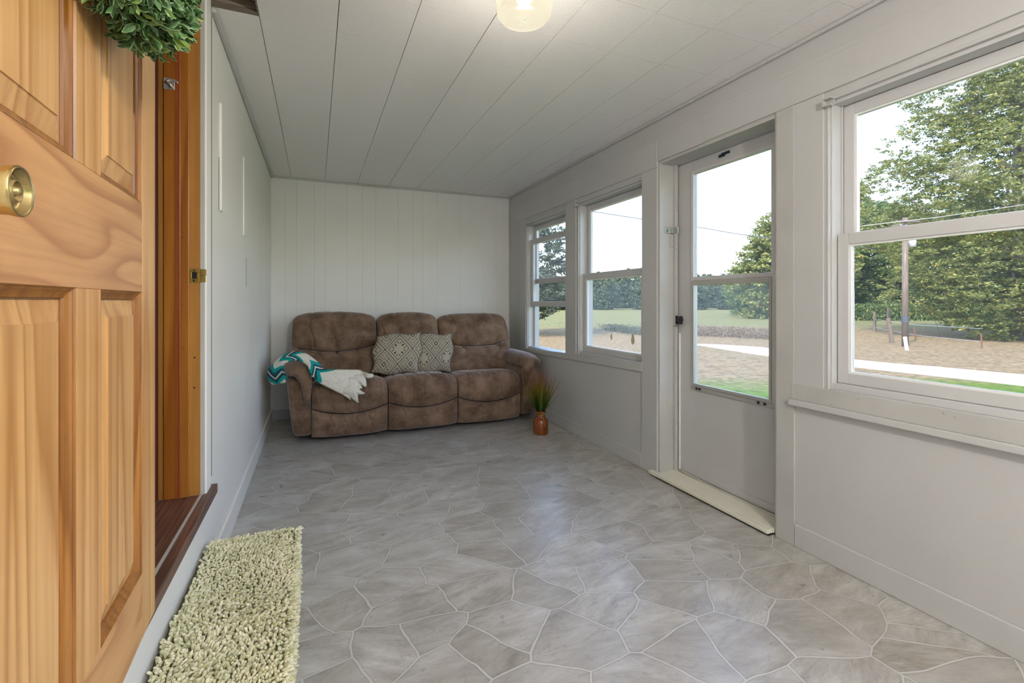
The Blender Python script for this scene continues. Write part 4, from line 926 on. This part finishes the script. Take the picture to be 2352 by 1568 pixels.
def tree(label, base, h, rad, kind, per=420, leaf=.11, nb=26, trunk=.22, low=.3, shape='round', group=None, seed=0, extra=[], shift=0):
    random.seed(seed); x, y, z = base; root = thing('tree', label, 'tree', loc=(x, y, z), group=group)
    blobs = []
    for i in range(nb):
        f = (i + .5) / nb; zz = low + (1 - low) * f
        if shape == 'round': env = sqrt(max(0, 1 - ((zz - (low + .42 * (1 - low))) / (.60 * (1 - low))) ** 2)) if zz > low + .42 * (1 - low) else .55 + .45 * (zz - low) / (.42 * (1 - low))
        else: env = (1 - f) ** .8 * .9 + .12
        a_ = i * 2.399 + seed; rr = rad * env * random.uniform(.35, .82); br = rad * random.uniform(.30, .42) * (.6 + .4 * env)
        blobs.append(((cos(a_) * rr, sin(a_) * rr, zz * h - br * .3), (br, br, br * .72)))
    if shift: blobs = [((c[0] + RGT.x * shift * min(1, c[2] / h * 1.3), c[1] + RGT.y * shift * min(1, c[2] / h * 1.3), c[2]), r_) for c, r_ in blobs]
    me = crown_mesh('crown', blobs, per, leaf); link('crown', me, LM[kind], root, world=False)
    mb = MB(); mb.tube([(0, 0, -.2), (.05, 0, h * .25), (-.05, .05, h * .55), (0, 0, h * .85)], [trunk, trunk * .8, trunk * .5, trunk * .12], 10)
    for c, rd in blobs[::2]: t0 = max(.15, min(.75, c[2] / h - .22)); mb.tube([(0, 0, h * t0), (c[0] * .5, c[1] * .5, h * t0 + (c[2] - h * t0) * .45), (c[0], c[1], c[2])], [trunk * .42, trunk * .22, trunk * .06], 6)
    link('trunk', mb.mesh(), BARK, root, smooth=True, world=False); return root
def spot(u, d): p = EYE + (FWD + RGT * ((u - 1176) / FPX)) * d; return (p.x, p.y, gz(p.x, p.y))
# the broad oak filling the near window, its trunk right of the fence
tree('tall broad oak spreading over the fence, seen through the near window', spot(2338, 27), 18.0, 8.4, 'oak', per=4200, leaf=.082, nb=60, trunk=.34, low=.13, seed=3, shift=2.2)
tree('dark green leafy tree standing left of the utility pole', spot(2035, 56), 13.5, 5.8, 'maple', per=1500, leaf=.19, nb=26, trunk=.22, low=.06, seed=5)
tree('slim pointed green tree rising above the left edge of the near window', spot(1962, 76), 21.0, 4.4, 'maple', per=1000, leaf=.21, nb=22, trunk=.2, low=.08, shape='cone', seed=6)
tree('leafy tree behind the pole and fence, below the oak', spot(2190, 68), 16, 7.6, 'maple', per=1500, leaf=.19, nb=26, trunk=.25, low=.05, seed=8)
tree('green tree at the far right of the fence under the oak', spot(2400, 56), 14.0, 6.6, 'maple', per=1500, leaf=.19, nb=24, trunk=.25, low=.05, seed=9)
tree('sunlit maple with a yellow patch seen through the storm door', spot(1812, 54), 11.8, 7.0, 'oak', per=1100, leaf=.2, nb=40, trunk=.35, low=.06, seed=12)
tree('low bushy tree on the left flank of the sunlit maple', spot(1728, 66), 6.2, 4.0, 'maple', per=500, leaf=.18, nb=20, trunk=.25, low=.02, seed=13)
tree('tall airy tree filling the far narrow window', spot(1215, 30), 7.3, 3.6, 'grey', per=560, leaf=.10, nb=30, trunk=.2, low=.24, seed=21)
fx = [(1180, 96, 6.4, 4.6), (1230, 111, 7.2, 5.2), (1280, 96, 6.3, 4.5), (1330, 111, 6.9, 5.2), (1385, 96, 6.9, 4.5), (1432, 111, 7.3, 5.2), (1482, 96, 6.2, 4.6), (1580, 96, 7.2, 4.6), (1632, 111, 7.6, 5.2), (1682, 96, 6.5, 4.6), (1735, 111, 7.4, 5.2)]
first = None
for i, (u, d, h, rd) in enumerate(fx):
    if i < 4: t = tree('distant hazy tree in the wood beyond the field', spot(u, d), h, rd, 'far', per=420, leaf=.30, nb=30, trunk=.3, low=.0, seed=30 + i, group='trees of the distant wood'); first = (first or []) + [t]
    else:
        src = first[i % 4]; t = src.copy(); COL.objects.link(t); t.location = spot(u, d); t.rotation_euler = (0, 0, i * 1.3); s0 = h / 6.5; t.scale = (rd / 6, rd / 6, s0)
        for c in src.children: cc = c.copy(); cc.parent = t; COL.objects.link(cc)
names = ['leftmost distant tree of the wood, half hidden by the frame of the far narrow window', 'distant tree in the left half of the far narrow window', 'distant tree in the right half of the far narrow window', 'distant tree behind the board between the two far windows', 'tall round distant tree at the left of the second window', 'distant tree in the middle of the second window', 'distant tree at the right edge of the second window', 'distant tree at the left edge of the storm door glass', 'distant tree left of centre in the storm door glass', 'distant tree touching the left flank of the sunlit maple', 'distant tree behind the sunlit maple']
for t, l in zip([o for o in COL.objects if o.get('group') == 'trees of the distant wood'], names): t['label'] = l
random.seed(99)
# dark brush band along the bank and weeds by the fence
def brush(name, label, pts, hgt, n, mat, leaf=.09):
    P_ = []
    for i in range(n):
        k = random.random() * (len(pts) - 1); a_ = int(k); p = Vector(pts[a_]).lerp(Vector(pts[a_ + 1]), k - a_); q = p + Vector((random.gauss(0, .5), random.gauss(0, .5), 0)); P_.append((q.x, q.y, gz(q.x, q.y) + hgt * random.random() ** 1.3))
    P_ = np.array(P_); n = len(P_); d = rng.normal(size=(n, 3)); d[:, 2] = abs(d[:, 2]) * 1.6; d /= np.linalg.norm(d, axis=1)[:, None]; e = np.cross(d, rng.normal(size=(n, 3))); e /= np.linalg.norm(e, axis=1)[:, None]
    V = np.stack([P_ - d * leaf, P_ + e * leaf * .25, P_ + d * leaf, P_ - e * leaf * .25], 1).reshape(-1, 3)
    o = link(name, fast_mesh(name, V, np.arange(n * 4).reshape(-1, 4)), mat); return tag(o, label, 'brush', kind='stuff')
drym = leaf_mat('dry_weeds', (.12, .08, .05), (.22, .16, .10), (.32, .26, .17), .2); wet = leaf_mat('green_weeds', (.05, .08, .02), (.11, .14, .035), (.28, .24, .05), .2); blue = leaf_mat('ditch_brush', (.04, .055, .035), (.08, .095, .06), (.16, .16, .10), .2)
brush('dry_weeds', 'strip of tall dry brown weeds along the bank behind the drive', [ground_at(u, v) for u, v in ((1480, 762), (1600, 770), (1700, 774), (1800, 780))], .6, 8000, drym, .07)
brush('ditch_brush', 'dark green brush growing in the ditch seen through the second window', [ground_at(u, v) for u, v in ((1400, 757), (1430, 762), (1470, 768), (1560, 776))], .45, 4200, blue, .07)
brush('fence_weeds', 'tall green weeds growing at the foot of the oak along the fence', [ground_at(u, v) for u, v in ((2230, 752), (2290, 758), (2345, 765), (2420, 770))], 1.0, 6000, wet, .12)
brush('woodland_edge', 'low dark undergrowth along the fence line under the trees', [spot(u, 50) for u in (1940, 2050, 2150, 2250, 2400)], 1.7, 14000, LM['maple'], .20)

# utility pole, marker, fence posts, wires
pole_m = wood('weathered_pole', 'Z', (.20, .155, .12), (.11, .08, .062), 14, .9, fibre=.8)
def at_depth(u, v, d): return EYE + ray(u, v) * d
D = 22.0; pb = spot(2079, D); top = at_depth(2084, 500, D)
up_ = thing('utility_pole', 'tall weathered wooden utility pole with a crossarm standing behind the fence posts', 'pole', loc=pb)
mb = MB(); mb.tube([(pb[0], pb[1], pb[2] - .3), (pb[0], pb[1], top.z)], [.135, .105], 14); mb.obj('pole', pole_m, up_, smooth=True)
mb = MB(); c = Vector((pb[0], pb[1], top.z - .2)); mb.tube([c - RGT * .55 + FWD * -.12, c + RGT * .55 + FWD * -.12], .05, 8); mb.obj('crossarm', pole_m, up_)
mb = MB(); zt = at_depth(2079, 730, D).z; mb.tube([(pb[0], pb[1], zt - .22), (pb[0], pb[1], zt + .10)], [.150, .147], 14); mb.obj('dark_band', plain('dark_band', (.05, .055, .065), .6), up_)
mb = MB(); tr_ = Vector((pb[0], pb[1], at_depth(2096, 556, D).z)) + RGT * .33; mb.tube([tr_ + Vector((0, 0, -.22)), tr_ + Vector((0, 0, .22))], .15, 14); mb.obj('transformer', plain('grey_transformer', (.42, .45, .46), .5), up_, smooth=True)
mp_ = ground_at(2083, 804)
mk = thing('marker_post', 'short white marker post at the foot of the utility pole', 'post', loc=mp_); mb = MB(); q = Vector(mp_); mb.tube([q, q + Vector((0, 0, .52)) - RGT * .08], [.065, .065], 10); mb.tube([q + Vector((0, 0, .5)) - RGT * .077, q + Vector((0, 0, .56)) - RGT * .086], [.075, .06], 10); mb.obj('post', plain('white_plastic', (.75, .74, .70), .5), mk)
for u, v0, v1, w_, ln, lb in ((2009, 762, 716, .10, 0, 'square-topped wooden fence post at the left of the near window'), (2041, 752, 706, .12, .0, 'rounded wooden fence post between the pole and the left post, set back'), (2050, 788, 731, .105, -.14, 'leaning dark wooden fence post nearest the utility pole')):
    g_ = ground_at(u, v0); d_ = (g_ - EYE).dot(FWD); t_ = at_depth(u + ln * 70, v1, d_); o = thing('fence_post', lb, 'post', loc=g_, group='wooden fence posts')
    mb = MB(); mb.tube([g_ - Vector((0, 0, .1)), (g_ + t_) / 2, t_], [w_, w_ * .95, w_ * .9], 10); mb.obj('post', pole_m, o)
rust = plain('rusty_steel', (.16, .08, .05), .8, .2)
for u, v0, v1, lb in ((2103, 782, 750, 'thin rusty steel fence stake right of the utility pole'), (2256, 800, 766, 'thin rusty steel fence stake standing alone in the straw near the oak'), (2052, 735, 712, 'short steel stake left of the utility pole by the trees'), (2105, 736, 709, 'pale steel stake with an orange clip just right of the pole'), (2140, 734, 706, 'steel stake beside the slanting yellow guard'), (2165, 733, 714, 'steel stake with an orange clip in the middle of the fence'), (2192, 735, 718, 'steel stake with an orange clip nearest the oak'), (2217, 738, 718, 'dark steel stake with a white cap by the weeds')):
    g_ = ground_at(u, v0); d_ = (g_ - EYE).dot(FWD); t_ = at_depth(u - 3, v1, d_); mb = MB(); mb.tube([g_, t_], .028, 6); o = mb.obj('fence_stake', rust); tag(o, lb, 'stake', 'steel fence stakes')
g_ = ground_at(2155, 757); d_ = (g_ - EYE).dot(FWD); t_ = at_depth(2134, 700, d_)
mb = MB(); mb.tube([g_, g_.lerp(t_, .45)], .012, 6); o = mb.obj('guy_wire', rust); tag(o, 'slanting guy wire running down from the yellow guard into the straw', 'wire')
mb = MB(); mb.tube([g_.lerp(t_, .45), t_], .055, 8); mb.obj('wire_guard', plain('yellow_plastic', (.72, .45, .08), .5), o)
wire = plain('cable', (.10, .11, .12), .6)
mb = MB(); ps = [at_depth(u, v, 30) for u, v in ((1340, 482), (1475, 503), (1600, 521), (1715, 540), (1900, 563), (2084, 575))]; mb.tube(spline(ps, 60), .028, 6); o = mb.obj('service_cable', wire, smooth=True); tag(o, 'thin black overhead cable crossing the sky behind window and storm door', 'cable')
wl = plain('pale_wire', (.42, .44, .46), .5)
for j, (a_, b_) in enumerate((((1960, 521), (2352, 470)), ((1960, 533), (2352, 492)))):
    mb = MB(); mb.tube([at_depth(a_[0], a_[1], 21.6), at_depth(*((a_[0] + b_[0]) / 2, (a_[1] + b_[1]) / 2 + 3), 21.6), at_depth(b_[0], b_[1], 21.6), at_depth(2700, b_[1] - 40, 21.6)], .013, 6); o = mb.obj('power_line', wl, smooth=True); tag(o, ('upper' if j == 0 else 'lower') + ' of two pale power lines crossing in front of the oak', 'wire', 'power lines')
for j, (v0, v1) in enumerate(((737, 738), (724, 726))):
    pts = [ground_at(2009, 762), ground_at(2103, 782), ground_at(2256, 800)]; hh = (.62, .30)[j]; mb = MB(); mb.tube([Vector((p.x, p.y, p.z + hh + .25 * (j == 0))) for p in pts], .009, 5); o = mb.obj('fence_wire', wl); tag(o, ('upper' if j == 0 else 'lower') + ' strand of the sagging wire fence in the straw', 'wire', 'fence wire')
# roof of the house keeps the sun off the porch
mb = MB(); mb.box(-9, 2.75, -9, 5.6, 2.62, 2.80); mb.obj('roof', M['trim'], kind='structure')
mb = MB(); mb.box(-9, -2.2, -9, 5.2, -.6, 2.6); mb.obj('wall_house', M['trim'], kind='structure')

# ------------------------------------------------------------------ light
sun = bpy.data.lights.new('sun', 'SUN'); sun.energy = 1.85; sun.angle = radians(1.2); sun.color = (1, .93, .82)
so = bpy.data.objects.new('sun', sun); COL.objects.link(so); sdir = Vector((-.62, -.30, .70)).normalized(); so.rotation_euler = sdir.to_track_quat('Z', 'Y').to_euler()
wd = bpy.data.worlds.new('sky'); SC.world = wd; wd.use_nodes = True; nt = wd.node_tree; bg = nt.nodes['Background']
sk = nt.nodes.new('ShaderNodeTexSky'); sk.sky_type = 'NISHITA'; sk.sun_disc = False; sk.sun_elevation = math.asin(sdir.z); sk.sun_rotation = math.atan2(sdir.x, sdir.y)
sk.air_density = 1.0; sk.dust_density = 1.0; sk.ozone_density = 1.0; sk.altitude = 100
hs = nt.nodes.new('ShaderNodeHueSaturation'); hs.inputs['Saturation'].default_value = .95; nt.links.new(sk.outputs[0], hs.inputs['Color']); tn = nt.nodes.new('ShaderNodeMix'); tn.data_type = 'RGBA'; tn.blend_type = 'MULTIPLY'; tn.inputs[0].default_value = 1; nt.links.new(hs.outputs[0], tn.inputs[6]); tn.inputs[7].default_value = (1.01, .985, .99, 1); nt.links.new(tn.outputs[2], bg.inputs[0]); bg.inputs[1].default_value = .29

# ------------------------------------------------------------------ camera and view
cam = bpy.data.cameras.new('camera'); co = bpy.data.objects.new('camera', cam); COL.objects.link(co); co.location = EYE
co.rotation_euler = (pi / 2, 0, -YAW); cam.sensor_width = 36; cam.lens = 36 * FPX / 2352; cam.shift_y = -(784 - HY) / 2352; cam.clip_start = .02; cam.clip_end = 1000
SC.camera = co
SC.view_settings.view_transform = 'Standard'; SC.view_settings.look = 'None'; SC.view_settings.gamma = 1; SC.view_settings.use_curve_mapping = False; SC.view_settings.exposure = 1.56
SC.cycles.max_bounces = 7; SC.cycles.diffuse_bounces = 4; SC.cycles.glossy_bounces = 3; SC.cycles.transparent_max_bounces = 12; SC.cycles.caustics_reflective = False; SC.cycles.caustics_refractive = False; SC.cycles.use_adaptive_sampling = True; SC.cycles.adaptive_threshold = .1; SC.cycles.adaptive_min_samples = 16; SC.cycles.use_denoising = True; SC.cycles.sample_clamp_indirect = 6
